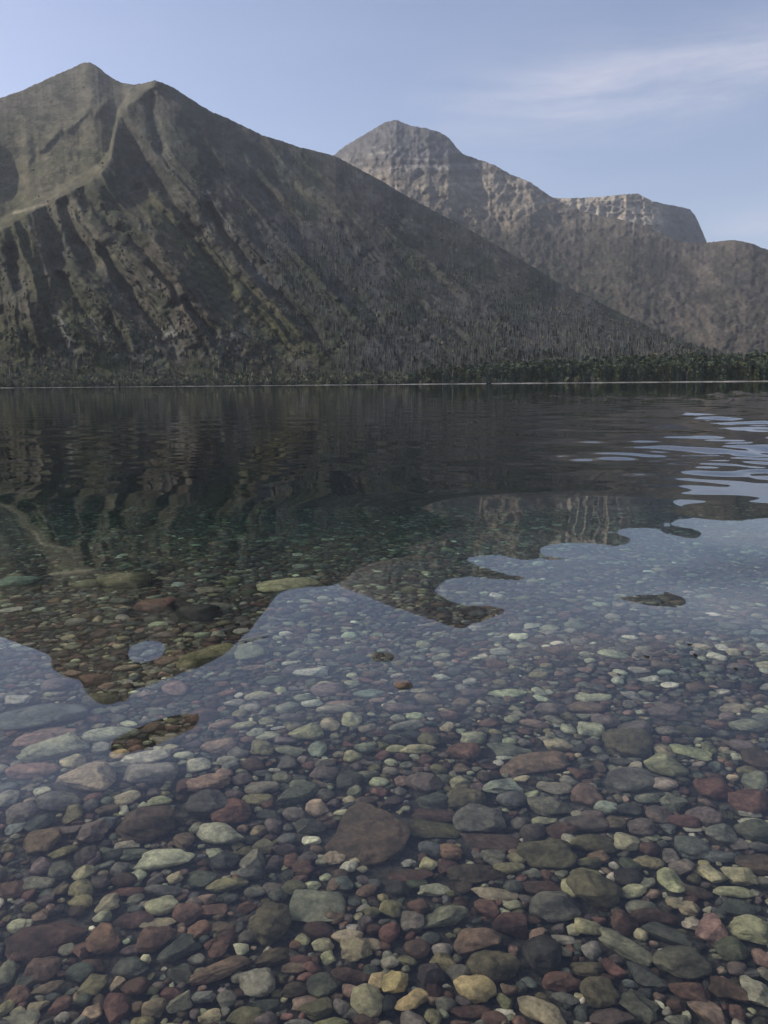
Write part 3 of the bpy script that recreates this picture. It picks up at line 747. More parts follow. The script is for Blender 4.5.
S('''
165 905 40 17 5 G r=bright pale green oval cobble at bottom left; 106 905 30 22 20 T a; 80 900 26 12 0 O r; 47 937 78 36 12 m f=long dark maroon slab at bottom left; 104 942 30 30 0 R a=rust brown blocky stone
84 949 24 22 20 M a; 16 926 18 14 0 G r; 26 922 12 10 0 G r; 67 948 18 16 30 g r; 8 972 24 26 0 g r; 41 969 28 24 -10 B r; 52 985 40 18 20 B r; 96 983 26 22 0 O a; 77 995 10 18 0 T r; 19 992 22 18 0 R r
58 1005 22 18 0 M a; 93 1013 20 17 -10 T a; 117 1008 28 28 0 M a=maroon squarish stone on the bottom edge; 135 985 24 20 0 m r; 175 951 50 26 30 s a=long tilted dark slate wedge; 157 938 34 26 -10 M a; 145 957 12 10 0 G a
25 1018 28 16 0 g r; 142 1020 24 12 0 O r; 179 1003 28 24 30 g a; 132 968 36 20 0 s r; 5 1006 16 20 0 O r; 155 922 40 10 10 T f; 132 918 40 14 0 m f; 19 957 22 14 10 M r; 92 965 24 12 0 m r; 41 915 18 18 20 B r
60 1018 16 12 0 E r; 170 992 22 12 0 M r; 135 909 14 10 0 D r; 80 973 24 16 -10 s r; 27 980 22 14 0 d r
271 927 42 36 -10 o r=chunky dark olive trapezoid stone; 312 906 60 28 -5 g f=broad flat grey green slab; 350 936 34 14 8 T r; 323 945 22 14 0 L r; 355 950 36 24 15 T a=knobbly tan stone with a rounded end; 373 943 14 12 0 T r; 329 958 16 14 0 L a
222 970 60 24 22 B r=long brown club shaped stone; 216 951 20 20 0 M a; 242 948 18 16 -30 G a; 247 936 20 14 0 D r; 259 982 36 28 10 E a=mottled grey angular stone; 206 996 26 22 25 S a; 209 1016 22 14 10 T a; 244 1015 36 18 0 o r; 227 997 20 16 0 D r
322 986 28 32 -20 d r=dark stone under the white fragment; 320 986 14 11 -20 W a=jagged cream white fragment; 304 1000 28 14 12 N f; 293 966 34 16 20 B f; 306 976 20 12 0 M r; 352 976 36 24 -20 m a; 368 1001 34 30 -10 L r=round speckled olive tan cobble; 378 981 18 18 0 Y a
319 930 30 16 -10 m r; 336 915 22 14 15 B r; 348 917 12 9 0 P r; 366 920 16 12 0 P r; 352 925 14 6 5 H f; 227 938 20 14 0 m r; 223 925 22 12 15 B f; 216 907 32 12 5 M f; 275 955 36 16 10 b r; 300 958 24 10 10 M f; 320 1008 30 26 30 o a; 295 988 26 16 0 b r
343 1006 20 16 0 D r; 330 1021 36 10 0 O f; 352 1012 20 10 0 D r; 246 907 18 12 0 M r; 267 1003 30 14 0 s r; 367 1018 26 12 0 m r
474 987 42 27 -10 Y r=large ochre yellow potato shaped stone; 491 967 52 32 -8 o r=big rounded dark olive stone; 540 957 42 38 0 K r=big charcoal black block; 475 942 46 24 5 B a=two toned reddish brown block; 510 926 40 24 5 m a; 448 918 50 20 10 g a; 553 907 50 30 -5 D r
428 972 30 26 0 p a; 396 980 26 26 0 Y a; 413 1000 34 24 25 Y a=ochre yellow angular stone by the bottom edge; 539 1008 58 30 -35 T a=streaky tan stone leaning at the bottom; 559 982 36 22 15 M r; 456 972 24 18 15 D r; 443 962 28 18 -15 O r; 434 1016 18 18 0 O r; 494 1017 24 14 0 M r; 504 1010 22 6 0 H f
469 1010 40 12 0 m f; 391 932 22 20 0 M r; 413 921 22 22 0 P a; 539 931 24 9 32 N a=pinkish finger shaped stone; 565 951 12 12 -40 T a; 573 928 14 12 0 G r; 408 960 18 10 0 O r; 389 961 18 16 20 E r; 564 938 26 10 -5 E r; 464 998 16 10 -10 P r; 446 1002 20 14 0 D r; 388 1003 16 20 0 K r
529 981 16 12 -40 S r; 564 996 30 14 -20 D r; 416 905 28 14 -10 M r; 392 908 24 18 0 O r; 513 948 9 11 0 N a; 461 1021 22 8 0 m r
628 947 62 26 -25 g a=long grey green wedge with a pale edge; 686 962 58 30 5 d r=big dark green oval with a paler end; 716 930 36 30 -15 N a=pink angular granite stone; 748 928 46 34 -25 L a=pale olive boulder at the right edge; 591 927 34 14 0 L r; 641 933 14 13 0 T r=small round cream pebble; 658 917 46 18 5 m r; 622 921 28 30 -25 m a; 673 937 60 22 -20 s a
733 951 28 24 0 d r; 638 1005 42 32 -40 d a=dark grey green wedge at the bottom edge; 601 992 36 28 0 o r; 691 991 44 22 -15 M a; 708 1011 50 28 -25 N a=long pinkish maroon stone at the bottom edge; 680 1018 28 12 0 g r; 647 977 50 24 -30 s f; 587 968 30 18 0 o r; 613 968 28 16 -30 M a; 728 990 32 22 0 b a; 758 991 30 36 0 E a=pale grey boulder at the bottom right
736 1012 18 16 0 M r; 661 1002 13 6 -45 W f; 592 950 20 18 -10 E r; 662 951 12 8 0 H a; 676 902 20 10 -10 T r; 721 968 10 11 -30 T r; 691 907 22 14 0 T a; 761 956 16 18 0 N r; 746 907 46 14 -5 s f; 616 1016 48 18 0 p f; 581 1011 14 22 0 s r; 748 971 22 10 0 D r; 736 967 20 12 0 P r; 676 1003 18 14 0 m r; 641 906 30 14 0 D r
85 783 56 28 -5 T a=large pale beige angular boulder; 150 776 50 20 0 E r=broad pale brownish grey boulder; 32 773 50 14 0 N r; 112 770 44 10 0 g r; 150 824 50 36 0 b r=big rounded dark brown boulder; 167 859 58 20 4 G r=long smooth pale green stone; 129 844 26 11 3 G a; 41 844 42 24 15 B a=mottled brown cobble at the left; 71 817 20 17 0 O r; 40 825 26 18 0 s r
16 828 20 12 25 C f; 30 802 13 6 25 T f; 57 805 42 16 0 D r; 127 800 30 12 10 T r; 157 802 28 8 0 L r; 37 883 30 14 2 g a; 82 873 26 16 25 L a; 82 889 26 18 10 O r; 39 867 24 18 0 P r; 60 870 26 18 10 d r; 94 833 28 20 0 P a; 85 854 22 18 0 p r; 95 857 14 14 0 P r; 136 874 16 10 -15 G a; 177 877 18 14 20 T r
65 850 30 12 25 O r; 19 817 36 18 10 P r; 8 801 26 14 10 E r; 184 787 22 14 5 M r; 12 888 30 16 0 M r; 6 848 14 8 0 O r; 107 824 24 12 0 S r; 135 853 30 10 10 g r; 185 839 22 16 15 B r; 125 890 40 10 0 M f; 162 890 36 12 0 D r; 99 882 18 16 0 p r; 67 829 26 8 0 P f; 120 868 18 14 0 D r; 126 878 26 12 0 m r
373 840 88 60 -10 b a=very large flat brown slab; 218 834 48 20 -10 G r=pale green leaf shaped stone; 233 813 38 25 0 M r=plump round maroon cobble; 315 807 22 20 10 T a=tan cube shaped pebble; 313 840 20 9 5 W a=small cream white stone chip; 216 850 18 14 20 G a; 204 806 50 24 -5 s r=big dark blue slate stone; 347 782 26 22 0 s r; 357 790 18 12 0 g r
310 829 32 18 -5 d a; 292 815 24 12 -10 P r; 294 795 42 22 30 d a; 261 788 34 13 3 g r; 258 799 30 10 0 O r; 233 795 22 10 0 P r; 202 785 48 16 0 N r; 239 780 22 14 20 P r; 322 773 30 12 0 P r; 254 860 28 20 10 g a; 276 862 18 16 0 p r; 292 860 16 14 10 M r; 302 868 24 14 -5 M r; 308 857 20 12 0 P r; 321 859 14 11 10 G r; 333 858 20 12 -15 T a
356 859 16 8 0 L r; 349 866 15 12 -15 H r; 362 867 12 9 -20 L r; 326 876 12 7 0 G r; 311 885 14 14 -20 G r; 344 883 20 14 0 S r; 334 884 14 14 0 B r; 367 890 20 16 20 B r; 294 887 26 14 0 o r; 252 873 30 16 0 D r; 223 885 46 14 5 O r; 252 892 26 10 0 D r; 272 888 22 12 0 P r; 342 811 20 7 0 L r; 334 802 14 9 0 P r; 288 875 14 12 0 s r
287 838 18 12 0 S r; 299 785 22 9 0 g r; 204 878 30 16 0 d r; 197 828 16 12 0 g r; 258 831 16 14 30 O r; 267 846 22 13 -10 O r; 247 850 14 14 30 o a; 287 849 30 10 0 p r; 236 876 12 10 0 R a; 269 815 22 12 -20 s r; 268 804 14 9 10 M r; 224 861 30 18 15 s r
504 787 40 18 0 C a=bright mint green angular stone; 481 820 52 28 5 D a=flat sided dark grey block; 469 800 46 22 -8 o r; 459 783 20 12 0 L r; 444 779 16 12 0 g r; 403 781 18 11 3 N a; 423 783 34 26 20 P a; 431 802 36 18 5 d r; 554 787 34 12 0 E f; 550 808 44 18 0 g a; 541 819 30 7 5 L f=thin cream edged sliver; 548 855 56 26 -5 o r=broad dark olive cobble
429 848 22 14 0 S r; 453 852 28 20 -25 R r; 429 864 18 13 -10 L r; 408 862 14 9 25 H a; 436 815 56 14 -3 m f; 434 829 52 16 -3 o f; 486 840 60 10 -5 m f; 431 889 32 14 15 G a; 493 856 24 16 -10 D r; 509 867 28 12 10 O r; 518 858 20 14 -25 O r; 546 875 12 14 0 M r; 491 892 50 9 0 T f; 464 884 16 22 0 b r; 444 864 18 18 20 m a
519 823 16 16 0 P r; 536 831 30 16 0 p r; 564 830 30 14 15 m r; 570 840 18 12 0 E r; 569 818 20 6 5 S f; 513 800 30 18 -5 S r; 476 873 60 12 5 b f; 514 884 20 14 0 s r; 539 888 40 14 0 m r; 538 764 72 18 5 B f=wide tan brown slab; 569 887 18 18 0 L r; 478 787 14 12 0 P r; 406 875 50 9 -3 m f; 418 884 22 12 0 d r; 395 888 26 16 0 K r
605 807 24 12 -5 C r=smooth teal oval pebble; 715 790 38 20 -3 M r=reddish maroon cobble at the right; 746 802 42 22 5 M r; 671 803 30 18 0 g a; 627 842 26 20 -15 L r=pale olive egg shaped stone; 651 862 28 20 -25 O a; 671 883 22 28 15 L r=upright olive green stone; 693 848 32 24 0 S r; 712 874 34 22 -25 L a=pale olive stone with a white patch; 738 877 40 20 -18 L a; 732 891 38 10 -3 L r
632 890 26 12 8 L r; 647 882 14 12 -15 G r; 596 845 48 18 -5 o r; 601 857 22 11 10 R a; 692 827 16 6 5 H f; 692 834 8 6 0 H a; 658 814 30 18 -10 P r; 641 827 28 22 -20 P r; 616 822 24 14 0 B r; 723 836 36 20 -10 D a; 708 817 40 18 0 P r; 631 810 34 12 0 s r; 593 814 22 10 -5 P r; 631 782 56 22 0 D f=wide dark grey brown slab; 663 785 26 12 0 E r
646 798 26 9 5 g r; 587 797 30 24 0 B r; 757 782 28 20 -15 g r; 748 770 30 8 0 O r; 758 832 40 22 0 d r; 758 863 40 18 0 b r; 738 844 18 12 0 P a; 761 847 22 10 0 D r; 751 813 24 8 -5 E r; 753 820 26 6 0 H f; 590 890 56 34 -5 o r=big olive grey boulder; 613 876 12 8 0 H r; 588 825 44 16 -5 p r; 681 867 28 18 -10 P a; 671 855 18 18 0 D r; 718 855 40 12 0 S r
683 821 40 12 -5 M r; 653 892 16 10 30 N a; 693 890 40 14 -20 b r; 626 876 30 16 0 K r; 588 863 26 12 0 o r; 586 873 30 10 0 O r
56 749 68 21 15 G a=long pale green stone at the left; 110 734 56 14 8 G r=pale green spindle above the dark patch; 21 700 30 15 10 H a; 32 741 48 16 10 N r; 57 731 44 10 0 N f; 142 760 56 13 8 H r; 120 755 20 10 10 Y r; 95 677 32 12 0 M r; 152 671 12 4 0 T r; 177 687 26 16 10 N r; 54 684 32 12 0 P r; 38 715 90 24 3 S f=broad slate blue slab; 155 738 10 7 0 T r; 135 743 16 8 10 M r
152 728 22 10 15 B r; 97 699 36 16 -5 o r=dark olive cobble at the mirrored peak's tip; 184 757 20 8 10 G r; 101 748 20 10 0 E r
253 651 36 18 5 g r; 213 654 56 18 20 O r=long olive stone at the mirrored ridge; 314 673 36 10 12 H a=pale streaked oval stone; 256 696 30 8 8 G r; 239 694 8 6 0 W r; 316 750 20 16 0 C r=rounded blue green pebble; 260 750 24 15 5 O a; 307 735 32 14 10 L a; 258 734 20 9 5 G r; 268 738 22 8 15 G r; 352 722 20 12 -5 L r; 367 730 16 10 25 T r; 331 727 20 13 0 T r; 353 757 18 10 -5 L r
339 705 40 6 0 N f; 340 710 44 8 8 G r; 313 705 20 8 0 H r; 292 671 26 10 10 P r; 252 667 20 5 5 N r; 219 749 34 15 5 N r; 244 727 28 8 5 G r; 279 729 14 4 5 H f; 274 696 12 5 0 N r; 352 675 12 5 0 G r; 353 684 18 7 0 G r; 367 694 32 8 5 C f; 284 742 30 8 0 P r; 290 752 26 8 -10 g r; 229 762 22 8 10 E r; 364 748 16 12 15 g r; 292 719 26 10 0 P r; 225 725 30 9 10 N r; 378 701 18 6 5 N r; 324 764 22 9 5 P r
560 675 14 12 0 N a=pinkish cream square pebble; 500 652 18 7 8 H r; 485 656 10 5 0 H r; 425 643 16 8 0 L r; 558 644 12 4 5 W r; 443 677 16 8 -20 H a; 470 682 10 8 30 H a; 470 740 34 13 5 G a=pale green stone among small purple ones; 463 752 36 15 -10 M a; 509 750 50 11 0 g f; 504 756 20 4 0 H f; 569 729 16 11 0 G r; 533 724 28 9 -5 N r; 511 720 15 7 10 G r; 416 718 18 8 10 G r; 399 720 16 8 0 g r
420 749 38 8 3 L r; 394 749 22 7 5 L r; 404 710 40 9 0 P r; 473 694 30 8 5 P r; 504 694 40 8 3 G f; 481 711 10 6 0 T r; 460 731 8 6 -20 G r; 499 762 10 7 -40 H r; 559 746 28 11 0 T r; 404 728 34 10 10 g r; 551 710 30 13 0 P r; 403 684 20 10 0 R r; 390 653 16 7 0 b r; 397 662 14 6 -10 O r
590 729 26 13 0 G r=pale mint green rounded stone; 628 744 48 25 -5 o r=large olive grey boulder below the mint stone; 662 750 22 14 0 L r; 691 752 42 11 -15 L f; 710 747 16 15 0 O r; 667 715 38 16 -3 P r; 671 685 18 6 0 W r; 616 680 14 7 0 H r; 596 697 38 7 5 G f; 651 678 20 5 12 H f; 640 712 9 5 0 G r; 738 757 14 8 0 H r; 611 655 32 6 -12 G r; 721 650 12 6 0 H a; 723 691 16 6 0 H a; 743 746 28 12 -10 P r
756 760 30 18 10 b r; 747 728 26 12 15 g r; 606 722 30 13 0 P r; 586 708 40 10 0 B r; 630 704 14 9 -10 g r; 597 750 16 11 -20 g r; 761 711 18 6 -10 G r; 733 708 30 8 0 T f; 668 731 26 9 0 D r; 666 672 18 5 8 C r; 762 649 14 6 0 H r
123 582 50 14 8 O r=long mossy stone in the dark mirror; 85 585 30 6 5 O r; 19 582 36 8 0 C r; 72 574 40 5 5 T f; 74 621 20 7 0 E r; 150 606 32 13 -5 M r; 177 584 14 4 5 H r; 10 609 24 4 5 H f; 39 609 12 4 0 H r; 54 600 10 4 0 R r; 71 538 16 3 0 S r; 91 595 8 3 0 H r; 67 636 16 4 10 T r; 120 644 16 5 0 T r
286 586 56 11 5 T r=low tan stone by the mirrored sky; 195 612 46 17 5 K r=black slate stone in the dark mirror; 321 566 14 4 5 S r; 218 632 14 5 0 E r; 218 606 16 6 -15 E r; 302 567 18 4 3 E r; 212 589 30 4 5 T f
''')

for d in ST:
    d['area'] = d['w'] * d['h']
order = sorted(range(len(ST)), key=lambda i: -ST[i]['area'])
N_IND = 298
individual = set(order[:N_IND]) | {i for i, d in enumerate(ST) if d['n']}
while len(individual) > 300:
    c = min((i for i in individual if not ST[i]['n']), key=lambda i: ST[i]['area']); individual.discard(c)

g0 = np.random.default_rng(21)
placed = []      # x, y, radius a, radius b, yaw of what already lies on the bed
for d in ST:
    ct, st_ = math.cos(R(d['t'])), math.sin(R(d['t']))
    w2, h2 = d['w'] / 2 * 1.13, d['h'] / 2 * 1.13
    xs = np.array([d['x'], d['x'] - w2 * ct, d['x'] + w2 * ct, d['x'], d['x']])
    ys = np.array([d['y'], d['y'] + w2 * st_ , d['y'] - w2 * st_, d['y'] + h2, d['y'] - h2])
    lift = 0.012
    P, th = bed_hit(xs, ys, lift)
    axv = P[2] - P[1]
    a = np.linalg.norm(axv[:2]) / 2
    yaw = math.atan2(axv[1], axv[0])
    Ly = np.linalg.norm((P[4] - P[3])[:2]) / 2
    s_, c_ = math.sin(th[0]), math.cos(th[0])
    kz = {'r': 0.70, 'a': 0.70, 'f': 0.40}[d['s']]
    if d['area'] > 4000: kz = 0.26
    b = Ly * s_ / math.hypot(s_, kz * c_)
    # a tilted outline: take the short side across the long one
    b = min(max(b * (0.75 if abs(d['t']) > 18 else 1), 0.42 * a), 1.5 * a)
    cz = kz * min(a, b)
    ctr = P[0].copy()
    ctr[2] = bed_z(ctr[0], ctr[1]) + cz * 0.55
    d.update(a=a, b=b, cz=cz, yaw=yaw, p=ctr)
    placed.append((ctr[0], ctr[1], a, b, yaw))


def place(V, d_or, a, b, c, yaw, tx, ty, ctr):
    v = V * np.array([a, b, c])
    cx, sx = math.cos(tx), math.sin(tx); cy, sy = math.cos(ty), math.sin(ty)
    v = v @ np.array([[1, 0, 0], [0, cx, sx], [0, -sx, cx]]) @ np.array([[cy, 0, -sy], [0, 1, 0], [sy, 0, cy]])
    cw, sw = math.cos(yaw), math.sin(yaw)
    return v @ np.array([[cw, sw, 0], [-sw, cw, 0], [0, 0, 1]])


WARM = np.array([1.80, 1.68, 1.40])
MUTE = 0.36


def jitter(c, g, s=0.16):
    c = np.array(c) * math.exp(g.normal(0, s))
    c = c * np.exp(g.normal(0, 0.05, 3)) * WARM
    return c * (1 - MUTE) + c.mean() * MUTE * np.array([1.08, 1.0, 0.86])


# ---- labels: what a stone looks like, and where it lies beside a stone one can find
def size_word(d):
    return 'large' if d['area'] > 1150 else ('' if d['area'] > 420 else 'small')


def shape_word(d):
    r = d['w'] / d['h']
    if d['s'] == 'f': return 'flat'
    if r > 2.7: return 'elongated'
    if d['s'] == 'a': return 'angular'
    return 'oval' if r > 1.6 else 'rounded'


LM = [i for i, d in enumerate(ST) if d['n']]
SHORT = {}
for i in LM:
    SHORT[i] = ST[i]['n']


def direction(d, l):
    dx, dy = (d['x'] - l['x']), (d['y'] - l['y']) * 1.3
    a = math.degrees(math.atan2(dy, dx)) % 360
    return ['right of', 'front right of', 'in front of', 'front left of', 'left of', 'behind left of', 'behind', 'behind right of'][int(((a + 22.5) % 360) // 45)]


def article(s): return s
used = {}
for i in sorted(individual, key=lambda i: (ST[i]['n'] is None, 0)):
    d = ST[i]
    if d['n']:
        d['label'] = d['n']
        continue
    L = min(LM, key=lambda j: math.hypot(d['x'] - ST[j]['x'], (d['y'] - ST[j]['y']) * 1.3))
    desc = ' '.join(w for w in (size_word(d), PAL[d['c']][1], shape_word(d), 'stone') if w)
    d['key'] = (desc, direction(d, ST[L]), L)
    d['dist'] = math.hypot(d['x'] - ST[L]['x'], (d['y'] - ST[L]['y']) * 1.3)
    used.setdefault(d['key'], []).append(i)
ORD = ['nearest', 'second nearest', 'third nearest', 'fourth nearest', 'fifth nearest']
for key, ids in used.items():
    ids.sort(key=lambda i: ST[i]['dist'])
    desc, dr, L = key
    for k, i in enumerate(ids):
        pre = '' if len(ids) == 1 else ORD[k] + ' '
        ST[i]['label'] = f'{pre}{desc} {dr} the {SHORT[L]}'
for i in individual:
    wds = ST[i]['label'].split()
    if len(wds) > 16: wds = [x for x in wds if x not in ('shaped', 'smooth', 'rounded')]
    ST[i]['label'] = ' '.join(wds)

stuffV, stuffT, stuffC = [], [], []
nst = 0


def add_stuff(V, T, c):
    global nst
    stuffV.append(V); stuffT.append(T + nst); stuffC.append(np.tile(c, (len(V), 1))); nst += len(V)


for i, d in enumerate(ST):
    sub = 4 if d['area'] > 500 else 3
    V = stone_verts(sub, g0, d['s'])
    v = place(V, d, d['a'], d['b'], d['cz'], d['yaw'], g0.normal(0, 0.12), g0.normal(0, 0.12), d['p'])
    colr = jitter(PAL[d['c']][0], g0, 0.08)
    if i in individual:
        name = 'boulder' if d['area'] > 1500 else 'pebble' if d['area'] < 260 else 'stone'
        o = new_mesh(name, v, ICO[sub][1], MAT_STONE, col=np.tile(colr, (len(v), 1)))
        o.location = d['p']
        tag(o, d['label'], 'stone', 'stones lying on the shallow lake bed')
    else:
        add_stuff(v + d['p'], ICO[sub][1], colr)

# ---- the countless others between and beyond them
PROT = {s: [stone_verts(s, g0, g0.choice(['r', 'r', 'a'])) for _ in range(24)] for s in (1, 2, 3)}
keys = list('MmPpGgdSsKOoLTBbRNWED')
wts = np.array([11, 10, 9, 5, 4.5, 13, 12, 4, 8, 3, 4, 5, 3, 2.2, 8, 7, 2, 2.6, 0.9, 5, 6.0]); wts /= wts.sum()
cell = 0.12
hashg = {}


def put(x, y, a, b, yaw):
    hashg.setdefault((int(x // cell), int(y // cell)), []).append((x, y, a, b, math.cos(yaw), math.sin(yaw)))


for q in placed: put(*q)


def blocked(x, y, r, slack):
    n = 2 if y < 5 else 2
    ix, iy = int(x // cell), int(y // cell)
    for jx in range(ix - n, ix + n + 1):
        for jy in range(iy - n, iy + n + 1):
            for (qx, qy, a, b, cw, sw) in hashg.get((jx, jy), ()):
                dx, dy = x - qx, y - qy
                u, w = dx * cw + dy * sw, -dx * sw + dy * cw
                if (u / (a + r * slack)) ** 2 + (w / (b + r * slack)) ** 2 < 1: return True
    return False


g1 = np.random.default_rng(5)
passes = [(0.048, 0.064, 12, .7), (0.034, 0.048, 90, .62), (0.022, 0.034, 650, .5), (0.013, 0.022, 2600, .36), (0.007, 0.013, 4200, .2)]
Y0, Y1 = 0.25, 9.5
for lo, hi, dens, slack in passes:
    ymax = Y1 if hi > 0.03 else 8.0 if hi > 0.02 else 6.5 if hi > 0.015 else 3.4
    HWA, HWB = 0.50, 1.75       # half width of the strewn bed at distance y: HWA * y + HWB
    yq = np.linspace(Y0, ymax, 400); cq = np.cumsum(HWA * yq + HWB); n = int(dens * 2 * cq[-1] * (yq[1] - yq[0]))
    ys = np.interp(g1.random(n), cq / cq[-1], yq); xs = g1.uniform(-1, 1, n) * (HWA * ys + HWB)
    rs = g1.uniform(lo, hi, n)
    if hi <= 0.022:      # far off the smallest cannot be seen one by one: thin them out
        kp = g1.random(n) < np.clip(3.2 / ys, 0, 1) ** 1.2 * np.where(np.abs(xs) > 0.56 * ys + 0.15, 0.45, 1)
        xs, ys, rs = xs[kp], ys[kp], rs[kp]
    for x, y, r in zip(xs, ys, rs):
        a = r; b = r * g1.uniform(0.58, 1.0); yaw = g1.normal(0.15, 0.9)
        if blocked(x, y, math.sqrt(a * b), slack): continue
        put(x, y, a, b, yaw)
        c = min(a, b) * g1.uniform(0.5, 0.85)
        sub = (2 if y < 2.5 and r > 0.02 else 1) if abs(x) > 0.56 * y + 0.15 else 3 if (y < 1.6 and r > 0.02) else 2 if y < 4.2 else 1
        V = PROT[sub][g1.integers(24)]
        v = place(V, None, a, b, c, yaw, g1.normal(0, 0.2), g1.normal(0, 0.2), None)
        z = float(bed_z(x, y)) + c * g1.uniform(0.25, 0.7)
        add_stuff(v + np.array([x, y, z]), ICO[sub][1], jitter(PAL[keys[g1.choice(len(keys), p=wts)]][0], g1, 0.22))
o = new_mesh('pebbles', np.concatenate(stuffV), np.concatenate(stuffT), MAT_STONE, col=np.concatenate(stuffC))
tag(o, 'countless small maroon, green and grey pebbles covering the lake bed between the larger stones', 'pebbles', kind='stuff')
print('pebble count', len(stuffV), 'verts', nst, 'individual', len(individual))

# ------------------------------------------------------------------ far woods
g2 = np.random.default_rng(77)


def ground_at(u, w):
    """a point of the near mountain's face: u along, w up, both 0..1 over the sheet"""
    i = np.clip((w * (NP.shape[0] - 1)).astype(int), 0, NP.shape[0] - 1); j = np.clip((u * (NP.shape[1] - 1)).astype(int), 0, NP.shape[1] - 1)
    return NP[i, j], Npx[i, j], Npy[i, j]


def spikes(P, h, w, g, sides=3):
    """bare standing trunks, a little crooked"""
    n = len(P)
    k = np.arange(sides) * 2 * math.pi / sides
    base = P[:, None, :] + np.stack([np.cos(k), np.sin(k), 0 * k], -1)[None] * w[:, None, None] + np.array([0, 0, -1.5])
    top = P + np.stack([g.normal(0, 0.03, n) * h, g.normal(0, 0.03, n) * h, h], -1)
    V = np.concatenate([base, top[:, None, :]], 1).reshape(-1, 3)
    o = np.arange(n)[:, None] * (sides + 1)
    T = np.concatenate([np.stack([o[:, 0] + i, o[:, 0] + (i + 1) % sides, o[:, 0] + sides], -1) for i in range(sides)])
    return V, T


n = 60000
u = g2.random(n); w = g2.random(n) ** 1.1
P, qx, qy = ground_at(u, w)
m = burnt_mask(qx, qy) * (0.3 + 1.0 * sstep(0.35, 0.65, fbm(qx / 26, qy / 26 + 60, 3)))
near_shore = (w < 0.10) * 0.10
dens = np.maximum(m, near_shore) * (qx > -60) * (qx < 860)
k = g2.random(n) < dens * 0.95
P = P[k]; hgt = g2.uniform(7, 17, k.sum()); V, T = spikes(P, hgt, g2.uniform(0.35, 0.8, k.sum()), g2)
cc = np.repeat((np.array([(0.125, 0.118, 0.108)]) * np.exp(g2.normal(0, 0.35, (len(P), 1)))), 4, 0)
o = new_mesh('burnt_forest', V, T, MAT_WOOD, col=cc)
tag(o, 'grey standing dead trunks of a burnt forest covering the mountain slope', 'burnt forest', kind='stuff')
print('snags', len(P))


def conifer(h, rad, g, tiers=7, sides=7):
    """crown of drooping ragged tiers"""
    V, T = [], []; n0 = 0
    for t in range(tiers):
        f0 = 0.08 + 0.92 * t / tiers; f1 = min(1.0, f0 + 1.9 / tiers)
        r0 = rad * (1 - f0) ** 0.85 * g.uniform(0.8, 1.15) + 0.1
        k = np.arange(sides * 2) * math.pi / sides + g.uniform(0, 6)
        rr = r0 * np.where(np.arange(sides * 2) % 2 == 0, g.uniform(0.85, 1.2, sides * 2), g.uniform(0.35, 0.6, sides * 2))
        ring = np.stack([np.cos(k) * rr, np.sin(k) * rr, np.full(sides * 2, f0 * h) + g.normal(0, 0.02 * h, sides * 2)], -1)
        V.append(ring); V.append(np.array([[g.normal(0, .1), g.normal(0, .1), f1 * h]]))
        i = np.arange(sides * 2)
        T.append(np.stack([n0 + i, n0 + (i + 1) % (sides * 2), np.full(sides * 2, n0 + sides * 2)], -1)); n0 += sides * 2 + 1
    return np.concatenate(V), np.concatenate(T)


CON = [conifer(1.0, 0.105 + 0.055 * g2.random(), g2, 9) for _ in range(14)]
Vs, Ts, Cs = [], [], []; n0 = 0


def shore_point(px, back):
    az = pxaz(px)
    wob = 6 * (fbm(np.array([az * 60]), np.array([1.7]), 3)[0] - 0.5)
    r = R0 + 14 + wob + back
    z = 0.8 + 2.4 * min(1.0, back / 26) + 0.26 * max(0.0, back - 26)
    return np.array([r * math.sin(az), r * math.cos(az), z])


def belt_density(px):
    return np.interp(px, [-100, 180, 380, 410, 440, 480, 560, 1000], [0.0, .01, .03, .22, .6, .9, 1.1, 1.1])


def add_tree(P, h, c):
    global n0
    V, T = CON[g2.integers(len(CON))]
    wd = g2.uniform(0.85, 1.25)
    V = V * np.array([h * wd, h * wd, h]); th = g2.uniform(0, 6.28)
    V = V @ np.array([[math.cos(th), math.sin(th), 0], [-math.sin(th), math.cos(th), 0], [0, 0, 1]]) + P - np.array([0, 0, 1.0])
    Vs.append(V); Ts.append(T + n0); Cs.append(np.tile(c, (len(V), 1))); n0 += len(V)


for _ in range(4200):
    px = g2.uniform(-60, 860); bk = g2.uniform(2, 55 + 40 * sstep(450, 700, px))
    if g2.random() > belt_density(px): continue
    c = np.array([0.068, 0.084, 0.052]) * math.exp(g2.normal(0, 0.3)) if g2.random() < 0.85 else np.array([0.075, 0.080, 0.036]) * math.exp(g2.normal(0, .2))
    add_tree(shore_point(px, bk), float(g2.choice([1, 1, 1, 0.7])) * g2.uniform(14, 29) * (0.55 + 0.4 * float(belt_density(px))), c)
# green survivors scattered over the burnt slope and the lower brush
n = 9000
P, qx, qy = ground_at(g2.random(n), g2.random(n) ** 1.5)
gm = (np.maximum(burnt_mask(qx, qy) * 0.5, 0.2 * (qy > 300)) * (fbm(qx / 22 + 4, qy / 16 + 8, 3) ** 2 * 3.5)
      + 0.9 * sstep(348, 362, qy) * sstep(400, 520, qx) + 0.8 * seg_mask(qx, qy, [(640, 345, 768, 352, 9), (490, 345, 505, 352, 7)])) * (qx > -60) * (qx < 860)
for p_, ok in zip(P, g2.random(n) < gm):
    if ok: add_tree(p_, g2.uniform(6, 13), np.array([0.052, 0.060, 0.038]) * math.exp(g2.normal(0, 0.35)))
o = new_mesh('conifer_forest', np.concatenate(Vs), np.concatenate(Ts), MAT_TREE, smooth=False, col=np.concatenate(Cs))
tag(o, 'dark green conifer wood lining the far shore at the right and thinning uphill', 'wood', kind='stuff')
print('conifer verts', n0)

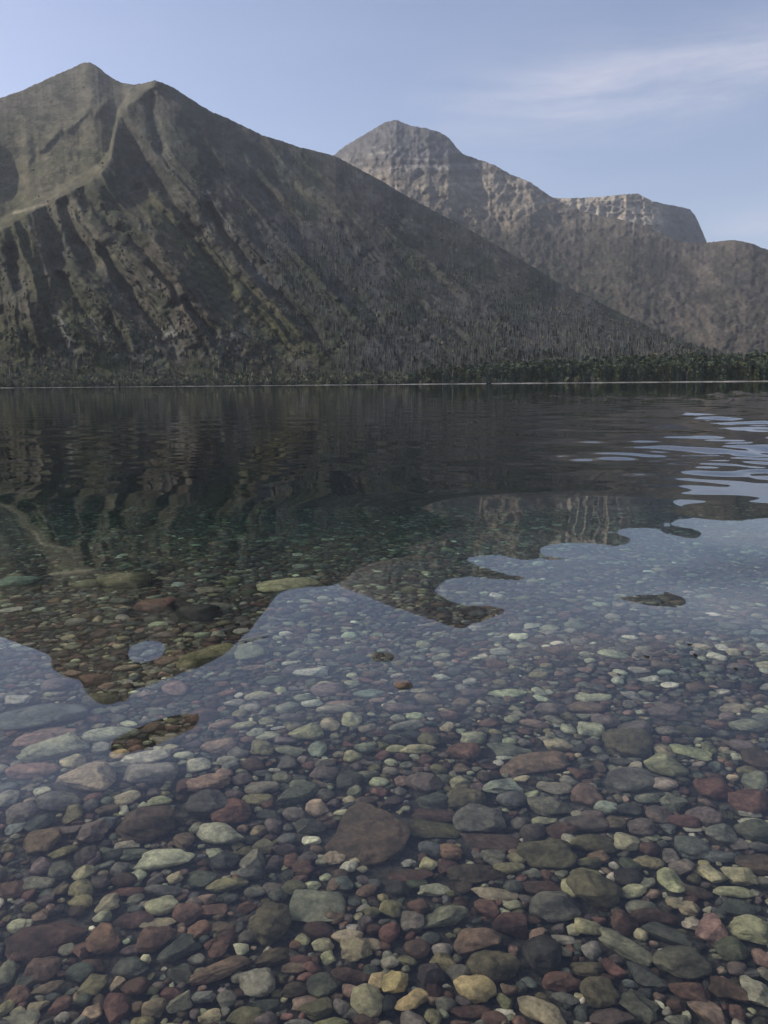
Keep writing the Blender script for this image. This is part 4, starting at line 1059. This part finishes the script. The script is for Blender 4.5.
# low leafy scrub along the left of the far shore
Vs, Ts, Cs = [], [], []; n0 = 0
BUSH = [stone_verts(2, g2, 'a') for _ in range(10)]
for _ in range(2600):
    px = g2.uniform(-60, 620); bk = g2.uniform(0, 60)
    p_ = shore_point(px, bk); s_ = g2.uniform(1.6, 4.2); hh = s_ * g2.uniform(0.9, 1.9)
    V = BUSH[g2.integers(10)] * (1 + 0.25 * g2.normal(size=(162, 1))) * np.array([s_, s_, hh]) + p_ + np.array([0, 0, hh * 0.6])
    c = np.array([[0.12, 0.122, 0.062], [0.088, 0.09, 0.055], [0.14, 0.128, 0.085], [0.07, 0.078, 0.05]][g2.integers(4)]) * math.exp(g2.normal(0, 0.2))
    Vs.append(V); Ts.append(ICO[2][1] + n0); Cs.append(np.tile(c, (162, 1))); n0 += 162
B0V, B0T = ico(1)
n = 52000
P, qx, qy = ground_at(g2.random(n), g2.random(n) ** 0.85)
sh_ = sstep(-16, 6, shoulder_y(qx) - qy) * sstep(170, 142, qx)
dens = (0.15 + 1.0 * sstep(0.40, 0.66, fbm(qx / 20 + 14, qy / 13 + 3, 4))) * (1 - 0.93 * sh_) * (1 - 0.45 * burnt_mask(qx, qy)) * (qx > -50) * (qx < 700)
P = P[g2.random(n) < dens * 0.24]
sz = g2.uniform(1.0, 3.0, len(P)) * (0.75 + 0.5 * g2.random(len(P)))
cs = np.array([[0.058, 0.066, 0.040], [0.078, 0.080, 0.046], [0.098, 0.088, 0.058], [0.040, 0.047, 0.033]])[g2.integers(0, 4, len(P))]
V = B0V[None] * (1 + 0.28 * g2.normal(size=(len(P), len(B0V), 1))) * (sz[:, None] * np.stack([np.ones(len(P)), np.ones(len(P)), g2.uniform(0.7, 1.9, len(P))], -1))[:, None, :] + P[:, None, :] + np.array([0, 0, 0.6]) * sz[:, None, None]
Vs.append(V.reshape(-1, 3)); Ts.append((B0T[None] + np.arange(len(P))[:, None, None] * len(B0V)).reshape(-1, 3) + n0); Cs.append(np.repeat(cs, len(B0V), 0))
n0 += len(P) * len(B0V)
o = new_mesh('shrubbery', np.concatenate(Vs), np.concatenate(Ts), MAT_TREE, smooth=False, col=np.concatenate(Cs))
tag(o, 'olive green leafy scrub on the foot and the gullied face of the dark mountain', 'scrub', kind='stuff')


# pale dead trees that stand out against the dark wood
def dead_tree(px, back, h, label):
    p_ = shore_point(px, back)
    root = bpy.data.objects.new('dead_tree', None); COL.objects.link(root); root.location = p_
    tag(root, label, 'tree', 'pale dead trees on the far shore')
    V, T = spikes(np.array([[0, 0, 0.]]), np.array([h]), np.array([0.75]), g2, 6)
    new_mesh('trunk', V, T, MAT_WOOD, root, col=np.tile((0.22, 0.21, 0.19), (len(V), 1)))
    Vb, Tb = [], []; nn = 0
    for _ in range(34):
        z = g2.uniform(0.2, 0.95) * h; L = (1 - z / h) * h * 0.22 + 0.8; th = g2.uniform(0, 6.28)
        dv = np.array([math.cos(th), math.sin(th), g2.uniform(-0.2, 0.35)]) * L
        q = np.array([0, 0, z]); w_ = 0.28
        Vb.append(np.array([q + [0, 0, w_], q + [w_ * math.sin(th), -w_ * math.cos(th), -w_], q + [-w_ * math.sin(th), w_ * math.cos(th), -w_], q + dv]))
        Tb.append(np.array([[0, 1, 3], [1, 2, 3], [2, 0, 3]]) + nn); nn += 4
    new_mesh('crown', np.concatenate(Vb), np.concatenate(Tb), MAT_WOOD, root, smooth=False, col=np.tile((0.19, 0.18, 0.165), (nn, 1)))


for px, bk, h, lb in ((681, 2, 19, 'tall pale dead tree standing against the dark conifers at the right'),
                      (691, 4, 15, 'shorter pale dead tree just right of the tall one in the conifers'),
                      (674, 1, 11, 'low pale dead tree just left of the tall one in the conifers'),
                      (443, 1, 17, 'pale dead tree at the left end of the conifer wood'),
                      (453, 2, 20, 'taller pale dead tree just right of the first one at the wood\'s left end'),
                      (405, 4, 14, 'thin grey dead tree where the beach grows bright'),
                      (393, 6, 17, 'grey dead tree standing on the shore left of the conifer wood')):
    dead_tree(px, bk, h, lb)


# small boat, dock and shed on the far shore
def box(x0, x1, y0, y1, z0, z1):
    V = np.array([[x, y, z] for z in (z0, z1) for y in (y0, y1) for x in (x0, x1)], float)
    T = np.array([[0, 2, 3, 1], [4, 5, 7, 6], [0, 1, 5, 4], [2, 6, 7, 3], [0, 4, 6, 2], [1, 3, 7, 5]])
    return V, T


def solid(name, parts, col, parent):
    Vs, Ts = [], []; n = 0
    for V, T in parts: Vs.append(V); Ts.append(T + n); n += len(V)
    V = np.concatenate(Vs)
    return new_mesh(name, V, np.concatenate(Ts), MAT_PAINT, parent, smooth=False, col=np.tile(col, (len(V), 1)))


def empty(name, loc, rz, label, cat):
    o = bpy.data.objects.new(name, None); COL.objects.link(o); o.location = loc; o.rotation_euler = (0, 0, rz)
    return tag(o, label, cat)


az = float(pxaz(490.)); rb = 1205.
bt = empty('motorboat', (rb * math.sin(az), rb * math.cos(az), 0), -az + 0.2, 'small dark boat on the water just off the far shore', 'boat')
L_, B_ = 3.6, 1.2
sec = np.linspace(-L_, L_, 9); hull = []
for x in sec:
    f = 1 - max(0, (x / L_)) ** 2.2
    hull += [(x, -B_ * f, 0.95 + 0.25 * max(0, x / L_)), (x, -B_ * 0.8 * f, -0.25), (x, B_ * 0.8 * f, -0.25), (x, B_ * f, 0.95 + 0.25 * max(0, x / L_))]
hull = np.array(hull)
q = []
for s_ in range(8):
    for i in range(3): q.append((s_ * 4 + i, s_ * 4 + i + 1, s_ * 4 + i + 5, s_ * 4 + i + 4))
q.append((0, 1, 2, 3)); q = np.array(q)
new_mesh('hull', hull, q, MAT_PAINT, bt, smooth=False, col=np.tile((0.03, 0.035, 0.045), (len(hull), 1)))
solid('deck', [box(-3.3, 2.2, -0.95, 0.95, 0.55, 0.62)], (0.2, 0.19, 0.17), bt)
solid('cabin', [box(-1.2, 1.0, -0.8, 0.8, 0.62, 2.0)], (0.05, 0.055, 0.065), bt)
solid('windscreen', [box(1.003, 1.06, -0.75, 0.75, 1.25, 1.95)], (0.12, 0.14, 0.16), bt)
solid('outboard_motor', [box(-3.95, -3.5, -0.25, 0.25, 0.1, 1.5)], (0.02, 0.02, 0.02), bt)

az = float(pxaz(507.)); rb = 1222.
dk = empty('dock', (rb * math.sin(az), rb * math.cos(az), 0), -az, 'low pale wooden dock at the far shore beside the small boat', 'dock')
solid('deck', [box(-17, 16, -1.4, 1.4, 0.55, 0.75)], (0.42, 0.40, 0.36), dk)
for i in range(8):
    x = -16 + i * 4.5
    solid('post', [box(x - .18, x + .18, -1.65, -1.41, -1.0, 1.5 if i % 2 else 1.1)], (0.2, 0.18, 0.16), dk)

p_ = shore_point(531., 4.0)
az = float(pxaz(531.))
sh = empty('shed', p_, -az, 'small pale shed at the foot of the conifers on the far shore', 'shed')
solid('wall', [box(-3, 3, -2, 2, -1.5, 1.9)], (0.36, 0.36, 0.35), sh)
rv = np.array([[-3.4, -2.5, 1.903], [3.4, -2.5, 1.903], [3.4, 2.5, 1.903], [-3.4, 2.5, 1.903], [-3.4, 0, 3.0], [3.4, 0, 3.0]])
new_mesh('roof', rv, [np.array([[0, 1, 5, 4], [2, 3, 4, 5], [0, 3, 2, 1]]), np.array([[0, 4, 3], [1, 2, 5]])], MAT_PAINT, sh, smooth=False, col=np.tile((0.42, 0.42, 0.41), (6, 1)))
solid('door', [box(-0.6, 0.6, -2.06, -2.003, -1.0, 1.7)], (0.1, 0.09, 0.08), sh)


# ------------------------------------------------------------------ things floating on the lake
def water_point(px, py):
    d = pdir(px, py); t = CAM_H / -d[2]
    return d * t + np.array([0, 0, CAM_H])


a_, b_ = water_point(238., 640.), water_point(269., 634.)
mid = (a_ + b_) / 2; L = np.linalg.norm(b_ - a_)
cu = np.linspace(-L / 2, L / 2, 9); rad = np.linspace(0.0035, 0.0016, 9); Vt = []
for i, x in enumerate(cu):
    for kx in range(6):
        an = kx * math.pi / 3
        Vt.append((x, 0.012 * math.sin(x * 9) + rad[i] * math.cos(an), 0.004 + rad[i] * math.sin(an)))
q = np.array([(i * 6 + j, i * 6 + (j + 1) % 6, (i + 1) * 6 + (j + 1) % 6, (i + 1) * 6 + j) for i in range(8) for j in range(6)])
tw = new_mesh('twig', np.array(Vt), [q], MAT_WOOD, col=np.tile((0.42, 0.38, 0.28), (len(Vt), 1)))
tw.location = (mid[0], mid[1], WATER_H(mid[0], mid[1]) + 0.001); tw.rotation_euler = (0, 0, math.atan2(b_[1] - a_[1], b_[0] - a_[0]))
tag(tw, 'thin straw coloured twig floating at the edge of the mirrored ridge', 'twig')

for fx, fy, fw in ((647., 659., 7), (690., 648., 5), (695., 658., 6), (702., 667., 4), (736., 671., 5)):  # plain dark specks in place of what look like water striders
    q_ = water_point(fx, fy); sz = fw / F * np.linalg.norm(q_ - [0, 0, CAM_H]) / 2
    V = stone_verts(3, g2, 'a') * np.array([sz, sz * 0.6, sz * 0.28])
    fo = new_mesh('floating_fleck', V, ICO[3][1], MAT_WOOD, col=np.tile((0.022, 0.020, 0.016), (len(V), 1)))
    fo.location = (q_[0], q_[1], WATER_H(q_[0], q_[1]) + sz * 0.1); fo.rotation_euler = (0, 0, g2.uniform(0, 3))
    tag(fo, 'tiny dark fleck floating on the mirrored sky', 'speck', 'dark flecks floating on the calm water')

# ------------------------------------------------------------------ sky, sun, air
SUN_AZ, SUN_EL = R(-74), R(35)      # bearing from the view's forward direction (negative: left)
sd = Vector((math.sin(SUN_AZ) * math.cos(SUN_EL), math.cos(SUN_AZ) * math.cos(SUN_EL), math.sin(SUN_EL)))
sl = bpy.data.lights.new('sun', 'SUN'); sl.energy = 5.0; sl.angle = R(0.53); sl.color = (1.0, 0.93, 0.83)
sl.cycles.use_multiple_importance_sampling = False
so = bpy.data.objects.new('sun', sl); COL.objects.link(so)
so.rotation_euler = sd.to_track_quat('Z', 'Y').to_euler()

wd = bpy.data.worlds.new('World'); scene.world = wd; wd.use_nodes = True
nt = wd.node_tree; nt.nodes.clear()
out = nt.nodes.new('ShaderNodeOutputWorld'); bg = nt.nodes.new('ShaderNodeBackground'); bg.inputs['Strength'].default_value = 0.15
sky = nt.nodes.new('ShaderNodeTexSky'); sky.sky_type = 'NISHITA'; sky.sun_disc = False
sky.sun_elevation = SUN_EL; sky.sun_rotation = SUN_AZ; sky.altitude = 960; sky.air_density = 1.0; sky.dust_density = 2.2; sky.ozone_density = 0.5
tc = nt.nodes.new('ShaderNodeTexCoord')
mp = nt.nodes.new('ShaderNodeMapping'); mp.inputs['Scale'].default_value = (1.5, 1.5, 9.0)
nt.links.new(tc.outputs['Generated'], mp.inputs['Vector'])
nz = nt.nodes.new('ShaderNodeTexNoise'); nz.inputs['Scale'].default_value = 2.6; nz.inputs['Detail'].default_value = 7; nz.inputs['Roughness'].default_value = 0.66; nz.inputs['Distortion'].default_value = 0.45
nt.links.new(mp.outputs[0], nz.inputs['Vector'])
rp = nt.nodes.new('ShaderNodeValToRGB'); rp.color_ramp.elements[0].position = 0.28; rp.color_ramp.elements[1].position = 0.64
nt.links.new(nz.outputs['Fac'], rp.inputs['Fac'])
# thin cloud: a wisp rather high in the right half of the sky, another low beyond the right hand hills
sx = nt.nodes.new('ShaderNodeSeparateXYZ'); nt.links.new(tc.outputs['Generated'], sx.inputs[0])


def wm(op, a, b=None, clamp=False):
    nd = nt.nodes.new('ShaderNodeMath'); nd.operation = op; nd.use_clamp = clamp
    for k, v in enumerate((a, b)):
        if v is None: continue
        if isinstance(v, (int, float)): nd.inputs[k].default_value = v
        else: nt.links.new(v, nd.inputs[k])
    return nd.outputs[0]


def band(z0, slope, wz, x0, x1):
    zc = wm('SUBTRACT', sx.outputs['Z'], wm('ADD', wm('MULTIPLY', sx.outputs['X'], slope), z0))
    q = wm('DIVIDE', zc, wz)
    g_ = wm('POWER', 2.718, wm('MULTIPLY', wm('MULTIPLY', q, q), -1.0))
    m_ = nt.nodes.new('ShaderNodeMapRange'); m_.inputs['From Min'].default_value = x0; m_.inputs['From Max'].default_value = x1
    nt.links.new(sx.outputs['X'], m_.inputs['Value'])
    return wm('MULTIPLY', g_, m_.outputs[0])


bands = wm('ADD', wm('ADD', band(0.290, 0.07, 0.038, 0.02, 0.20), wm('MULTIPLY', band(0.165, 0.0, 0.018, 0.30, 0.42), 0.8)), 0.10)
mu2_out = wm('MULTIPLY', wm('MULTIPLY', rp.outputs['Color'], bands), 0.62, True)
tint = nt.nodes.new('ShaderNodeMix'); tint.data_type = 'RGBA'; tint.blend_type = 'MULTIPLY'; tint.inputs[0].default_value = 1.0
nt.links.new(sky.outputs[0], tint.inputs[6]); tint.inputs[7].default_value = (1.0, 0.925, 0.97, 1)
mx = nt.nodes.new('ShaderNodeMix'); mx.data_type = 'RGBA'
nt.links.new(mu2_out, mx.inputs[0]); nt.links.new(tint.outputs[2], mx.inputs[6]); mx.inputs[7].default_value = (5.0, 4.9, 5.5, 1)
nt.links.new(mx.outputs[2], bg.inputs['Color']); nt.links.new(bg.outputs[0], out.inputs['Surface'])

HAZE = 3.0e-5
V, T = box(-9000, 9000, -1600, 13500, -60, 2900)
hm = NT('haze'); vol = hm.n('ShaderNodeVolumePrincipled')
vol.inputs['Color'].default_value = (0.80, 0.88, 1.0, 1); vol.inputs['Density'].default_value = HAZE; vol.inputs['Anisotropy'].default_value = 0.2
hm.l(vol.outputs[0], hm.out.inputs['Volume'])
hz = new_mesh('haze', V, T, hm.m, smooth=False)
tag(hz, 'thin bluish air between the shore and the mountains', 'haze', kind='stuff')

# ------------------------------------------------------------------ render settings
cy = scene.cycles
cy.max_bounces = 8; cy.diffuse_bounces = 3; cy.glossy_bounces = 3; cy.transmission_bounces = 6; cy.transparent_max_bounces = 8; cy.volume_bounces = 0
cy.sample_clamp_indirect = 4.0; cy.caustics_reflective = True; cy.caustics_refractive = True
cy.use_denoising = True
vs = scene.view_settings
vs.view_transform = 'Standard'; vs.look = 'None'; vs.exposure = 0.1; vs.gamma = 1.0; vs.use_curve_mapping = False
